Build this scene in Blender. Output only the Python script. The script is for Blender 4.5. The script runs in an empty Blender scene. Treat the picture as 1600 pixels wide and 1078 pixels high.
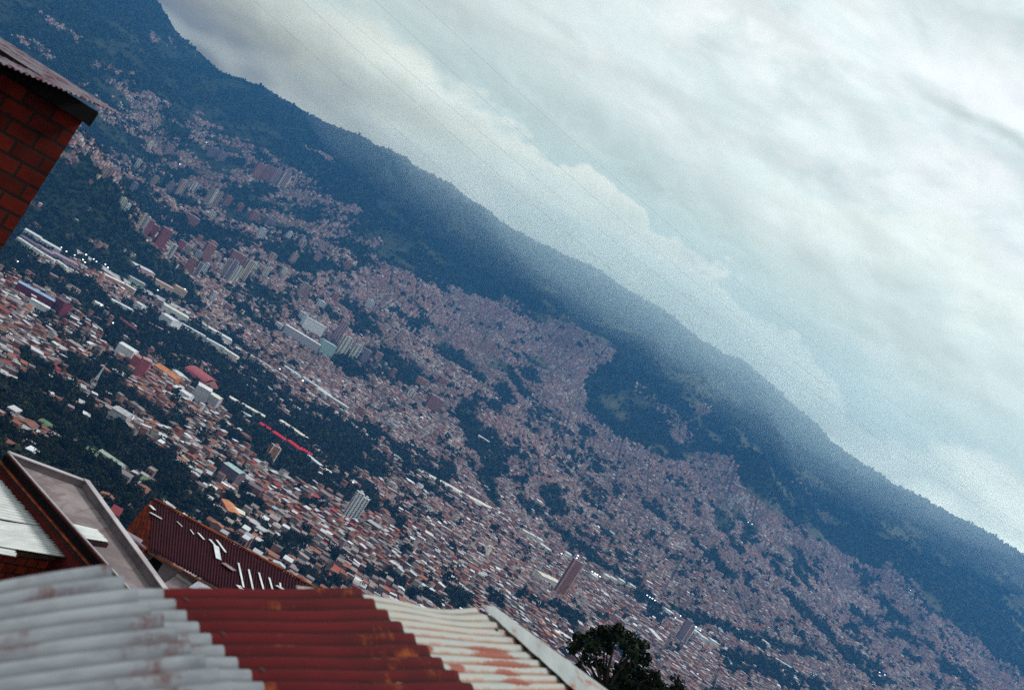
import bpy, math, random
import numpy as np
from mathutils import Vector
random.seed(7); RS = np.random.RandomState(11)
SC = bpy.context.scene
COL = SC.collection
# ------------------------------------------------------------------ camera
F = 1800.0                                   # focal length in photo pixels (photo 1600 x 1078)
ROLL = math.radians(32.0); PITCH = math.atan(20.0/F)
cp, sp_ = math.cos(PITCH), math.sin(PITCH)
fw = np.array([0.0, cp, sp_]); r0 = np.array([1.0, 0, 0]); u0 = np.array([0.0, -sp_, cp])
cr, sr = math.cos(ROLL), math.sin(ROLL)
RT = cr*r0 + sr*u0; UP = -sr*r0 + cr*u0
cam = bpy.data.cameras.new('camera'); camo = bpy.data.objects.new('camera', cam); COL.objects.link(camo)
from mathutils import Matrix
M = Matrix(((RT[0], UP[0], -fw[0], 0), (RT[1], UP[1], -fw[1], 0), (RT[2], UP[2], -fw[2], 0), (0, 0, 0, 1)))
camo.matrix_world = M
cam.sensor_width = 36.0; cam.lens = 36.0*F/1600.0
cam.clip_start = 0.1; cam.clip_end = 60000
cam.dof.use_dof = True; cam.dof.focus_distance = 700.0; cam.dof.aperture_fstop = 3.0
SC.camera = camo
SC.view_settings.view_transform = 'Standard'; SC.view_settings.look = 'None'
SC.view_settings.exposure = 0.0; SC.view_settings.gamma = 1.0
SC.cycles.max_bounces = 6; SC.cycles.diffuse_bounces = 2; SC.cycles.volume_bounces = 4; SC.cycles.use_denoising = False; SC.cycles.sample_clamp_indirect = 1.6
SC.cycles.transparent_max_bounces = 8

# ------------------------------------------------------------------ node helper
class NG:
    def __init__(s, tree): s.t = tree; s.n = tree.nodes; s.l = tree.links
    def node(s, typ, ins=None, **kw):
        nd = s.n.new(typ)
        for k, v in kw.items(): setattr(nd, k, v)
        for k, v in (ins or {}).items(): s.set(nd, k, v)
        return nd
    def set(s, nd, k, v):
        sock = nd.inputs[k]
        if isinstance(v, bpy.types.NodeSocket): s.l.new(v, sock)
        elif v is not None: sock.default_value = v
    def m(s, op, a, b=None, c=None, clamp=False):
        nd = s.n.new('ShaderNodeMath'); nd.operation = op; nd.use_clamp = clamp
        s.set(nd, 0, a)
        if b is not None: s.set(nd, 1, b)
        if c is not None: s.set(nd, 2, c)
        return nd.outputs[0]
    def ss(s, x, a, b):                       # smoothstep
        nd = s.n.new('ShaderNodeMapRange'); nd.interpolation_type = 'SMOOTHSTEP'
        s.set(nd, 'Value', x); s.set(nd, 'From Min', a); s.set(nd, 'From Max', b)
        return nd.outputs[0]
    def mix(s, f, a, b, mode='MIX'):
        nd = s.n.new('ShaderNodeMix'); nd.data_type = 'RGBA'; nd.blend_type = mode
        s.set(nd, 0, f)
        s.set(nd, 6, a if not isinstance(a, tuple) else (*a[:3], 1)); s.set(nd, 7, b if not isinstance(b, tuple) else (*b[:3], 1))
        return nd.outputs[2]
    def comb(s, x, y, z):
        nd = s.n.new('ShaderNodeCombineXYZ'); s.set(nd, 0, x); s.set(nd, 1, y); s.set(nd, 2, z); return nd.outputs[0]
    def noise(s, vec, scale=1.0, det=4.0, rough=0.5, dist=0.0):
        nd = s.n.new('ShaderNodeTexNoise'); s.set(nd, 'Scale', scale); s.set(nd, 'Detail', det); s.set(nd, 'Roughness', rough); s.set(nd, 'Distortion', dist)
        if vec is not None: s.set(nd, 'Vector', vec)
        return nd.outputs['Fac']
    def ramp(s, f, stops, interp='LINEAR'):
        nd = s.n.new('ShaderNodeValToRGB'); nd.color_ramp.interpolation = interp; s.set(nd, 0, f)
        el = nd.color_ramp.elements
        while len(el) < len(stops): el.new(0.5)
        for e, (p, c) in zip(el, stops):
            e.position = p; e.color = (*c, 1) if isinstance(c, tuple) else (c, c, c, 1)
        return nd.outputs[0]

# ------------------------------------------------------------------ sky
SUN_EL, SUN_AZ = math.radians(52), math.radians(66)        # azimuth clockwise from +Y, to the right of the view
world = bpy.data.worlds.new('World'); SC.world = world; world.use_nodes = True
g = NG(world.node_tree); g.n.clear()
sky = g.node('ShaderNodeTexSky', sky_type='NISHITA', sun_disc=False, sun_elevation=SUN_EL, sun_rotation=SUN_AZ)
skyc = g.mix(1.0, sky.outputs[0], (0.10, 0.10, 0.10), 'MULTIPLY')
tc = g.node('ShaderNodeTexCoord').outputs['Generated']
sx = g.node('ShaderNodeSeparateXYZ', {0: tc})
AZ = g.m('MULTIPLY', g.m('ARCTAN2', sx.outputs[0], sx.outputs[1]), 1800.0)
EL = g.m('MULTIPLY', g.m('ARCSINE', sx.outputs[2]), 1800.0)
def P2(ax, ay, ox=0.0, oy=0.0): return g.comb(g.m('MULTIPLY_ADD', AZ, 1.0/ax, ox), g.m('MULTIPLY_ADD', EL, 1.0/ay, oy), 0.0)
nbig = g.noise(P2(330, 120, 3.1, 0.4), 1.0, 5, 0.55, 0.6)
nmid = g.noise(P2(120, 60, 7.7, 5.2), 1.0, 6, 0.6, 0.4)
nstr = g.noise(P2(520, 95, 1.7, 2.2), 1.0, 5, 0.55, 1.0)
puff = g.node('ShaderNodeTexVoronoi', {'Vector': P2(84, 50), 'Scale': 1.0, 'Smoothness': 0.6}, feature='SMOOTH_F1').outputs['Distance']
puff2 = g.node('ShaderNodeTexVoronoi', {'Vector': P2(20, 15), 'Scale': 1.0, 'Smoothness': 0.4}, feature='SMOOTH_F1').outputs['Distance']
def curve(pts, lo=-1000.0, hi=1000.0, vmax=900.0):
    f = g.m('DIVIDE', g.m('SUBTRACT', AZ, lo), hi-lo)
    return g.m('MULTIPLY', g.ramp(f, [((x-lo)/(hi-lo), y/vmax) for x, y in pts], 'B_SPLINE' if 0 else 'EASE'), vmax)
def lum(c):
    nd = g.n.new('ShaderNodeSeparateColor'); g.l.new(c, nd.inputs[0]); return nd.outputs[0]
def tcurve(pts):
    f = g.m('DIVIDE', g.m('SUBTRACT', AZ, -1000.0), 2000.0)
    r = g.ramp(f, [((x+1000)/2000, y/900.0) for x, y in pts], 'LINEAR')
    return g.m('MULTIPLY', lum(r), 900.0)
billow = g.m('ADD', g.m('MULTIPLY', g.m('SUBTRACT', 0.45, puff), 64.0), g.m('ADD', g.m('MULTIPLY', g.m('SUBTRACT', 0.45, puff2), 16.0), g.m('MULTIPLY', g.m('SUBTRACT', nmid, 0.5), 60.0)))
# lowest bank, lying on the ridge
t1 = g.m('ADD', tcurve([(-950, 330), (-543, 318), (-201, 312), (-67, 306), (30, 314), (72, 296), (84, 276), (131, 300), (272, 280), (338, 252), (456, 232), (536, 190), (600, 226), (690, 262), (950, 240)]), billow)
d1 = g.m('SUBTRACT', t1, EL)
soft1 = g.m('MULTIPLY_ADD', g.ss(g.m('ABSOLUTE', g.m('SUBTRACT', AZ, 180.0)), 250.0, 600.0), 24.0, 5.0)
m1 = g.m('DIVIDE', g.m('ADD', d1, soft1), g.m('MULTIPLY', soft1, 2.0), clamp=True)
m1 = g.ss(m1, 0.0, 1.0)
left = g.ss(AZ, 150.0, -780.0)                              # 1 at the far left
low = g.ss(EL, 300.0, 150.0)
cream = g.mix(g.m('MULTIPLY', g.m('SUBTRACT', nmid, 0.3), 1.5, clamp=True), (0.61, 0.685, 0.625), (0.80, 0.865, 0.785))
cream = g.mix(g.m('MULTIPLY', left, g.m('MULTIPLY_ADD', low, 0.75, 0.30), clamp=True), cream, (0.185, 0.23, 0.305))
lb_ = g.m('MULTIPLY_ADD', g.m('MULTIPLY', g.ss(EL, 300.0, 180.0), g.ss(AZ, -480.0, -120.0)), 0.48, 1.0)
vb = g.n.new('ShaderNodeVectorMath'); vb.operation = 'SCALE'; g.l.new(cream, vb.inputs[0]); g.l.new(lb_, vb.inputs['Scale']); cream = vb.outputs[0]
# gap of pale blue air above the bank, then the big cloud
upf = g.ss(EL, 230.0, 620.0)
base = g.mix(upf, (0.565, 0.70, 0.695), (0.90, 0.95, 0.95))
base = g.mix(g.m('MULTIPLY', g.ss(nbig, 0.36, 0.66), 0.75), base, (0.66, 0.79, 0.78))
base = g.mix(g.m('MULTIPLY', g.ss(nstr, 0.50, 0.72), 0.22), base, (0.90, 0.96, 0.97))
base = g.mix(g.m('MULTIPLY', left, 0.62), base, (0.42, 0.50, 0.50))
# dark seam between the cloud decks
seamc = g.m('ADD', tcurve([(-950, 420), (-300, 390), (-105, 372), (60, 352), (240, 322), (403, 312), (600, 330), (950, 360)]), g.m('MULTIPLY', billow, 0.7))
ds = g.m('SUBTRACT', EL, seamc)
seam = g.m('MULTIPLY', g.ss(ds, -10.0, 4.0), g.ss(ds, 75.0, 0.0))
seam = g.m('MULTIPLY', seam, g.ss(g.m('ABSOLUTE', g.m('SUBTRACT', AZ, 120.0)), 560.0, 120.0))
base = g.mix(g.m('MULTIPLY', seam, 0.85), base, (0.48, 0.60, 0.59))
# second cumulus deck on the right
t2 = g.m('ADD', tcurve([(-950, 560), (-300, 560), (0, 500), (250, 460), (400, 505), (510, 535), (560, 480), (641, 500), (950, 470)]), billow)
d2 = g.m('SUBTRACT', t2, EL)
deck = g.m('MULTIPLY', g.ss(d2, -8.0, 14.0), g.ss(d2, 150.0, 20.0))
deck = g.m('MULTIPLY', deck, g.ss(AZ, 60.0, 420.0))
base = g.mix(g.m('MULTIPLY', deck, 0.75), base, (0.80, 0.88, 0.83))
und = g.m('MULTIPLY', g.m('MULTIPLY', g.ss(d2, 60.0, 130.0), g.ss(d2, 230.0, 140.0)), g.ss(AZ, 100.0, 420.0))
base = g.mix(g.m('MULTIPLY', und, 0.55), base, (0.60, 0.72, 0.70))
# thin dark streak with a bright one over it, high on the right
d3 = g.m('SUBTRACT', EL, g.m('ADD', g.m('MULTIPLY', g.m('SUBTRACT', nmid, 0.5), 36.0), 655.0))
st = g.m('MULTIPLY', g.m('MULTIPLY', g.ss(d3, -14.0, 0.0), g.ss(d3, 12.0, 0.0)), g.ss(AZ, 310.0, 420.0))
base = g.mix(g.m('MULTIPLY', st, 0.75), base, (0.50, 0.60, 0.57))
br = g.m('MULTIPLY', g.m('MULTIPLY', g.ss(d3, 6.0, 22.0), g.ss(d3, 70.0, 30.0)), g.ss(AZ, 200.0, 420.0))
base = g.mix(g.m('MULTIPLY', br, 0.8), base, (0.90, 0.95, 0.97))
hi_ = g.m('MULTIPLY', g.ss(d3, 50.0, 150.0), g.ss(AZ, 150.0, 450.0))
base = g.mix(g.m('MULTIPLY', hi_, 0.7), base, (0.66, 0.77, 0.75))
relief = g.m('ADD', g.m('MULTIPLY', g.m('SUBTRACT', 0.5, puff), 0.9), g.m('ADD', g.m('MULTIPLY', g.m('SUBTRACT', 0.45, puff2), 0.22), g.m('MULTIPLY', g.m('SUBTRACT', nmid, 0.5), 1.6)))
base = g.mix(g.m('MULTIPLY', g.ss(relief, 0.05, 0.75), 0.5), base, (0.90, 0.96, 0.97))
base = g.mix(g.m('MULTIPLY', g.ss(relief, -0.02, -0.55), 0.45), base, (0.54, 0.67, 0.66))
gap = g.m('MULTIPLY', g.ss(d1, -95.0, -8.0), g.ss(AZ, -560.0, -250.0))
base = g.mix(g.m('MULTIPLY', gap, 0.80), base, (0.50, 0.645, 0.655))
rim = g.m('MULTIPLY', g.ss(d1, 80.0, 4.0), g.ss(AZ, -620.0, -300.0)); cream = g.mix(g.m('MULTIPLY', rim, 0.75), cream, (0.80, 0.87, 0.83))
fold = g.m('MULTIPLY', g.ss(puff, 0.30, 0.62), g.ss(d1, 10.0, 60.0)); cream = g.mix(g.m('MULTIPLY', fold, 0.35), cream, (0.55, 0.635, 0.63))
cloud = g.mix(m1, base, cream)
# lit and shaded sides of the billows: the light comes from the upper right
def lit(ax, ay, dx, dy, det, sd): 
    a__ = g.noise(P2(ax, ay, sd, sd), 1.0, det, 0.55, 0.35); b__ = g.noise(P2(ax, ay, sd+dx/ax, sd+dy/ay), 1.0, det, 0.55, 0.35)
    return g.m('SUBTRACT', a__, b__)
form = g.m('ADD', g.m('MULTIPLY', lit(430, 150, 22, 34, 3.5, 4.3), 0.62), g.m('MULTIPLY', lit(170, 85, 9, 15, 4.5, 9.1), 0.34))
form = g.m('MULTIPLY', form, 1.15)
form = g.m('MAXIMUM', g.m('MINIMUM', form, 0.08), -0.10)
vm = g.n.new('ShaderNodeVectorMath'); vm.operation = 'SCALE'; g.l.new(cloud, vm.inputs[0]); g.l.new(g.m('ADD', form, 1.0), vm.inputs['Scale']); cloud = vm.outputs[0]
zen = g.ss(EL, 1100.0, 2200.0)
cloud = g.mix(zen, cloud, (0.66, 0.72, 0.76))
below = g.ss(EL, -10.0, -200.0)
cloud = g.mix(below, cloud, (0.10, 0.12, 0.15))
# the air in front of the low sky dims it, so the sky itself is brighter towards the horizon
SIG = 0.88e-4
od = g.m('MULTIPLY', g.m('MINIMUM', g.m('DIVIDE', 900.0, g.m('MAXIMUM', sx.outputs[2], 0.02)), 7900.0), -SIG)
Tr = g.m('EXPONENT', od); iT = g.m('DIVIDE', 1.0, Tr)
AIR = (0.035, 0.18, 0.43)
sc_ = g.n.new('ShaderNodeSeparateColor'); g.l.new(cloud, sc_.inputs[0])
chs = [g.m('MAXIMUM', g.m('MULTIPLY', g.m('SUBTRACT', sc_.outputs[k], g.m('MULTIPLY', g.m('SUBTRACT', 1.0, Tr), AIR[k])), iT), 0.02) for k in range(3)]
cc_ = g.n.new('ShaderNodeCombineColor')
for k in range(3): g.l.new(chs[k], cc_.inputs[k])
full = g.mix(0.96, skyc, g.mix(below, cc_.outputs[0], (0.10, 0.12, 0.15)))
bg = g.node('ShaderNodeBackground', {0: full, 1: 1.0})
out = g.node('ShaderNodeOutputWorld', {0: bg.outputs[0]})
world.cycles.sampling_method = 'MANUAL'; world.cycles.sample_map_resolution = 512
# ------------------------------------------------------------------ sun (behind cloud)
sl = bpy.data.lights.new('sun', 'SUN'); sl.energy = 3.0; sl.angle = math.radians(14); sl.color = (1.0, 0.95, 0.88)
so = bpy.data.objects.new('sun', sl); COL.objects.link(so)
sd = Vector((math.sin(SUN_AZ)*math.cos(SUN_EL), math.cos(SUN_AZ)*math.cos(SUN_EL), math.sin(SUN_EL)))
so.rotation_euler = sd.to_track_quat('Z', 'Y').to_euler(); so.location = (0, 0, 300)

# ------------------------------------------------------------------ photo geometry helpers
def proj(x, y, z):
    X = x*RT[0]+y*RT[1]+z*RT[2]; Y = x*UP[0]+y*UP[1]+z*UP[2]; Z = np.maximum(x*fw[0]+y*fw[1]+z*fw[2], 1e-3)
    return 800+F*X/Z, 539-F*Y/Z
def ray(px, py): return fw + RT*((px-800)/F) + UP*((539-py)/F)
def PY(px, py, y): d = ray(px, py); return Vector(d*(y/d[1]))
def PZ(px, py, z): d = ray(px, py); return Vector(d*(z/d[2]))
def PPL(px, py, p0, n):
    d = ray(px, py); t = float(np.dot(p0, n)/np.dot(d, n)); return Vector(d*t)
def hsh(ix, iy, seed):
    h = (ix.astype(np.int64)*374761393 + iy.astype(np.int64)*668265263 + seed*974711) & 0x7fffffff
    h = ((h ^ (h >> 13))*1274126177) & 0x7fffffff
    return ((h ^ (h >> 16)) & 0xffff)/65535.0
def vn(x, y, seed=0):
    x = np.asarray(x, float); y = np.asarray(y, float)
    ix, iy = np.floor(x), np.floor(y); fx, fy = x-ix, y-iy
    fx = fx*fx*(3-2*fx); fy = fy*fy*(3-2*fy)
    a, b = hsh(ix, iy, seed), hsh(ix+1, iy, seed); c, d = hsh(ix, iy+1, seed), hsh(ix+1, iy+1, seed)
    return (a*(1-fx)+b*fx)*(1-fy)+(c*(1-fx)+d*fx)*fy
def fbm(x, y, o=4, seed=0):
    s = 0; a = 1.0; n = 0
    for k in range(o): s = s+a*vn(x*2**k+13.7*k, y*2**k+7.1*k, seed+k); n += a; a *= 0.5
    return s/n
YK = np.array([-400, -60, 0, 10, 30, 60, 100, 300, 500, 800, 1000, 1200, 1500, 2000, 2500, 2900])
ZK = np.array([60, 0, -5, -8.5, -16, -27, -42, -122, -188, -245, -272, -290, -306, -318, -320, -297])
TK = np.array([2900, 3500, 4200, 4800, 5400, 6000, 6500, 7600]); SK = np.array([0, .10, .245, .41, .60, .80, 1.0, 1.02])
UR = np.array([-1400, -900, -760, -700, -617, -560, -520, -420, -308, -217, -100, 11, 131, 250, 371, 435, 504, 560, 626, 737, 854, 1400])
VR = np.array([185, 182, 165, 136, 121, 125, 134, 143, 154, 158, 160, 171, 169, 167, 160, 153, 137, 133, 131, 139, 143, 150])+20
def hz(x, y):
    x = np.asarray(x, float); y = np.asarray(y, float)
    z = np.interp(y, YK, ZK)
    yy = np.maximum(y, 200.0); u = F*x/yy
    rr = np.interp(u, UR, VR)/F*6500.0
    s = np.interp(y, TK, SK)
    zh = -297+(rr+297)*s
    far = np.clip((y-6700)/5000, 0, 1)
    zh = zh*(1-far)+(-100)*far
    z = np.where(y > 2900, zh, z)
    amp = np.clip((y-2900)/1800, 0, 1)*np.where(y > 6200, np.clip((6750-y)/550, 0.12, 1), 1)
    rid = 1-np.abs(2*fbm(x/620+0.1*y/1000, y/2300, 3, 5)-1)
    z = z+amp*((rid-0.72)*150+(fbm(x/260, y/420, 4, 9)-0.5)*70)
    z = z+np.clip((y-600)/600, 0, 1)*(fbm(x/300, y/300, 3, 21)-0.5)*14
    z = z+np.where(y > 6000, (fbm(x/90, y/500, 3, 31)-0.5)*22, 0)
    def bump(cx, cy, rx, ry, h): return h*np.exp(-(((x-cx)/rx)**2+((y-cy)/ry)**2))
    z = z+bump(-1120, 2760, 270, 330, 165)+bump(-1420, 2800, 260, 330, 150)      # wooded hill in the valley
    z = z+bump(1085, 4560, 150, 260, 105)                                         # conical hill
    z = z+bump(-330, 820, 160, 120, 10)
    return z
_ty = np.concatenate([np.arange(3, 60, 0.5), np.arange(60, 400, 2), np.arange(400, 7000, 4)])
def G(px, py):
    d = ray(px, py); xs, zs = d[0]/d[1]*_ty, d[2]/d[1]*_ty
    below = np.where((zs < hz(xs, _ty)) & (_ty > 100))[0]
    i = below[0] if len(below) else len(_ty)-1
    y0, y1 = _ty[max(i-1, 0)], _ty[i]
    for _ in range(12):
        ym = (y0+y1)/2
        if d[2]/d[1]*ym < hz(d[0]/d[1]*ym, ym): y1 = ym
        else: y0 = ym
    return Vector((d[0]/d[1]*y1, y1, float(hz(d[0]/d[1]*y1, y1))))

# ------------------------------------------------------------------ land cover seen in the photo: 0 = wood, 1 = dense houses
CW, CH = 480, 330; OX, OY = -160, -120                       # raster of 4 px cells, with a margin
gx, gy = np.meshgrid(OX+4*np.arange(CW)+2.0, OY+4*np.arange(CH)+2.0)
cov = np.zeros((CH, CW))
def poly(val, pts):
    ins = np.zeros(gx.shape, bool); n = len(pts)
    for i in range(n):
        x1, y1 = pts[i]; x2, y2 = pts[(i+1) % n]
        if y1 == y2: continue
        c = ((y1 > gy) != (y2 > gy)) & (gx < (x2-x1)*(gy-y1)/(y2-y1)+x1)
        ins ^= c
    cov[ins] = val
def stroke(val, r, *pts):
    for (x1, y1), (x2, y2) in zip(pts[:-1], pts[1:]):
        L2 = (x2-x1)**2+(y2-y1)**2+1e-6
        t = np.clip(((gx-x1)*(x2-x1)+(gy-y1)*(y2-y1))/L2, 0, 1)
        cov[(gx-x1-t*(x2-x1))**2+(gy-y1-t*(y2-y1))**2 < r*r] = val
STK = [(5,(186,139),(245,157)),(4,(204,160),(256,168)),(6,(209,181),(238,204)),(6,(232,183),(313,204)),(6,(168,209),(209,225)),(10,(112,214),(126,228)),
                (5,(225,227),(297,245)),(9,(303,214),(355,248)),(7,(144,248),(178,277)),(5,(178,269),(274,313)),(4,(245,256),(334,266)),(4,(370,225),(396,238)),
                (8,(269,258),(391,282)),(8,(386,250),(448,282)),(6,(295,282),(360,297)),(6,(370,303),(469,308)),(7,(256,323),(360,344)),(7,(360,344),(437,375)),
                (9,(380,334),(480,344)),(4,(165,303),(186,326)),(6,(400,345),(585,378)),(7,(493,377),(630,429)),(12,(400,418),(560,470)),(12,(578,444),(770,488)),
                (3,(20,50),(80,90)),(3,(60,20),(120,60)),(3,(120,130),(200,130)),(4,(300,180),(340,200)),(6,(200,330),(330,400)),(5,(470,300),(560,330)),
                (4,(240,60),(300,80)),(4,(150,100),(200,112)),(4,(480,230),(520,250))]
poly(0.36, [(95,215),(150,150),(240,150),(330,195),(450,255),(560,335),(570,420),(400,400),(230,345),(150,290)])
for r, a, b in STK: stroke(0.72, r, a, b)
poly(0.93, [(540,425),(640,425),(740,465),(800,478),(830,492),(880,498),(960,550),(912,590),(912,640),(960,680),(1060,720),(1100,706),(1140,712),(1170,770),(1250,832),(1330,868),(1380,890),(1450,950),(1530,1008),(1800,1200),(-160,1200),(-160,430),(60,400),(130,430),(240,490),(330,520),(300,440),(250,390),(300,380),(400,400),(480,430)])
stroke(0.5, 12, (1100,640),(1060,690)); stroke(0.3, 8, (1000,610),(1060,660))
stroke(0.35, 7, (780,470),(850,500)); stroke(0.4, 5, (1240,740),(1290,800)); stroke(0.45, 6, (1380,880),(1450,950)); stroke(0.5, 5, (1130,608),(1150,618))
poly(0.88, [(-160,470),(60,480),(240,560),(350,640),(440,745),(560,850),(760,950),(560,1000),(-160,1000)])
poly(0.60, [(-160,395),(120,410),(250,455),(420,540),(560,650),(520,665),(400,600),(250,520),(100,470),(-160,470)])
poly(0.72, [(200,330),(300,372),(420,400),(560,470),(560,530),(420,470),(300,430),(215,380)])
poly(0.66, [(-160,470),(60,478),(200,575),(300,640),(280,690),(140,640),(60,600),(-160,600)])
# woods, parks and gullies
SPARSE = [((380,640),(520,720)),((300,590),(400,640)),((430,625),(600,700)),((560,690),(640,740)),((180,520),(330,580)),((480,700),(560,745)),((1180,1040),(1260,1075)),((1330,1030),(1380,1060)),((300,520),(420,590))]
V = 0.03
poly(V, [(100,225),(180,290),(215,340),(256,410),(205,412),(120,385),(30,345),(-40,300)])
poly(0.3, [(340,480),(385,430),(445,462),(432,520),(400,512)])
stroke(V, 7, (385,450),(425,470)); stroke(V, 6, (360,480),(400,500))
poly(0.3, [(500,545),(570,545),(600,542),(650,575),(668,592),(640,604),(600,596),(540,590)])
poly(V, [(175,470),(215,475),(262,500),(340,560),(420,600),(500,640),(600,690),(655,738),(612,750),(555,740),(612,802),(620,826),(600,808),(560,790),(500,765),(440,742),(385,700),(350,690),(343,625),(280,600),(238,560),(150,545),(165,520)])
poly(V, [(-160,560),(0,592),(60,585),(120,622),(160,652),(210,690),(262,715),(332,790),(346,818),(300,822),(245,790),(210,870),(-160,870)])
stroke(0.6, 9, (5,650),(40,685),(100,690),(140,705),(185,722),(232,752))
stroke(V, 11, (-60,360),(0,392),(60,424),(130,442),(190,492),(225,535))
stroke(0.3, 12, (60,488),(150,510),(215,560)); stroke(V, 9, (150,560),(200,585))
for r, *p in [(8,(690,541),(752,590)),(9,(768,564),(818,611)),(4,(770,540),(810,556)),(9,(780,606),(793,631)),(5,(735,617),(774,631)),(8,(807,611),(830,620)),(4,(827,622),(857,645)),
              (7,(841,592),(820,580)),(13,(725,640),(740,690)),(19,(760,692),(772,730)),(14,(758,742),(768,775)),(7,(799,712),(799,713)),(3,(877,706),(938,737)),
              (8,(908,668),(921,681)),(10,(857,770),(872,800)),(13,(540,667),(650,715),(705,742)),(13,(535,722),(600,742)),(6,(625,745),(700,780)),
              (8,(966,863),(997,910)),(5,(905,832),(928,846)),(5,(917,816),(958,846)),(4,(933,860),(953,869)),(7,(1080,846),(1140,899)),(10,(1108,864),(1115,870)),(6,(1115,797),(1160,860)),
              (8,(1127,805),(1140,821)),(6,(1149,797),(1179,830)),(8,(1165,830),(1168,834)),(4,(1165,838),(1204,852)),(6,(1223,849),(1276,907)),(5,(1193,866),(1223,880)),(4,(1201,882),(1240,915)),
              (5,(1240,882),(1265,918)),(8,(1229,932),(1298,996)),(8,(1008,935),(1019,962),(1055,957),(1149,987),(1287,1029)),(14,(1140,1032),(1180,1042),(1273,1075)),
              (14,(1322,1020),(1381,1064)),(8,(1373,935),(1414,975)),(7,(1329,953),(1358,972)),(6,(1322,979),(1355,1005)),(5,(1388,990),(1454,1012)),(7,(1336,883),(1355,920)),
              (7,(1469,1034),(1517,1071)),(5,(1373,909),(1374,910)),(6,(1410,1020),(1430,1030)),(13,(470,745),(540,770)),(9,(545,765),(600,795),(620,825)),(7,(370,770),(407,797)),
              (6,(465,783),(495,795)),(7,(462,848),(476,852)),(6,(617,860),(632,882)),(8,(572,895),(630,920)),(5,(635,930),(720,952)),(9,(460,900),(532,920)),(5,(440,825),(465,835)),
              (5,(815,929),(907,973)),(5,(763,934),(781,945)),(8,(814,780),(855,810),(891,853),(943,887),(1000,930)),(5,(932,962),(938,966)),(5,(975,957),(982,962)),(6,(1045,1005),(1055,1012)),
              (6,(330,720),(370,745)),(5,(225,640),(260,665)),(6,(285,500),(340,530)),(7,(640,425),(700,450)),(5,(590,475),(640,500)),(6,(560,500),(590,520)),(5,(650,500),(700,520)),
              (6,(820,560),(850,575)),(5,(1165,900),(1180,925)),(4,(1020,800),(1040,812)),(5,(30,560),(90,600)),(5,(60,620),(140,650)),(6,(150,620),(200,660))]:
    stroke(V, r, *p)
for a__, b__ in SPARSE: stroke(0.36, 6, a__, b__)
def cover(px, py):
    ix = np.clip(((px-OX)/4).astype(int), 0, CW-1); iy = np.clip(((py-OY)/4).astype(int), 0, CH-1)
    return cov[iy, ix]
def cover_xy(x, y, z):
    px, py = proj(x, y, z)
    px = px+(fbm(x/60, y/90, 3, 51)-.5)*26; py = py+(fbm(x/60, y/90, 3, 52)-.5)*22
    c = cover(px, py)
    n = fbm(x/110, y/150, 3, 61)
    n3 = fbm(x/42, y/60, 3, 63); c = np.where((c < .2) & (c > 0), c+np.clip((n3-.58)*3.2, 0, .45), c); c = np.where((c > .7), c-np.clip((.37-n3)*3, 0, .6), c)
    return np.where(c > 0.2, np.clip(c+(n-0.47)*np.where(c > .8, 1.9, 3.2), 0, 1)*np.where(c > .8, 1, np.clip(c*1.35, 0, 1)), c)

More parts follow.
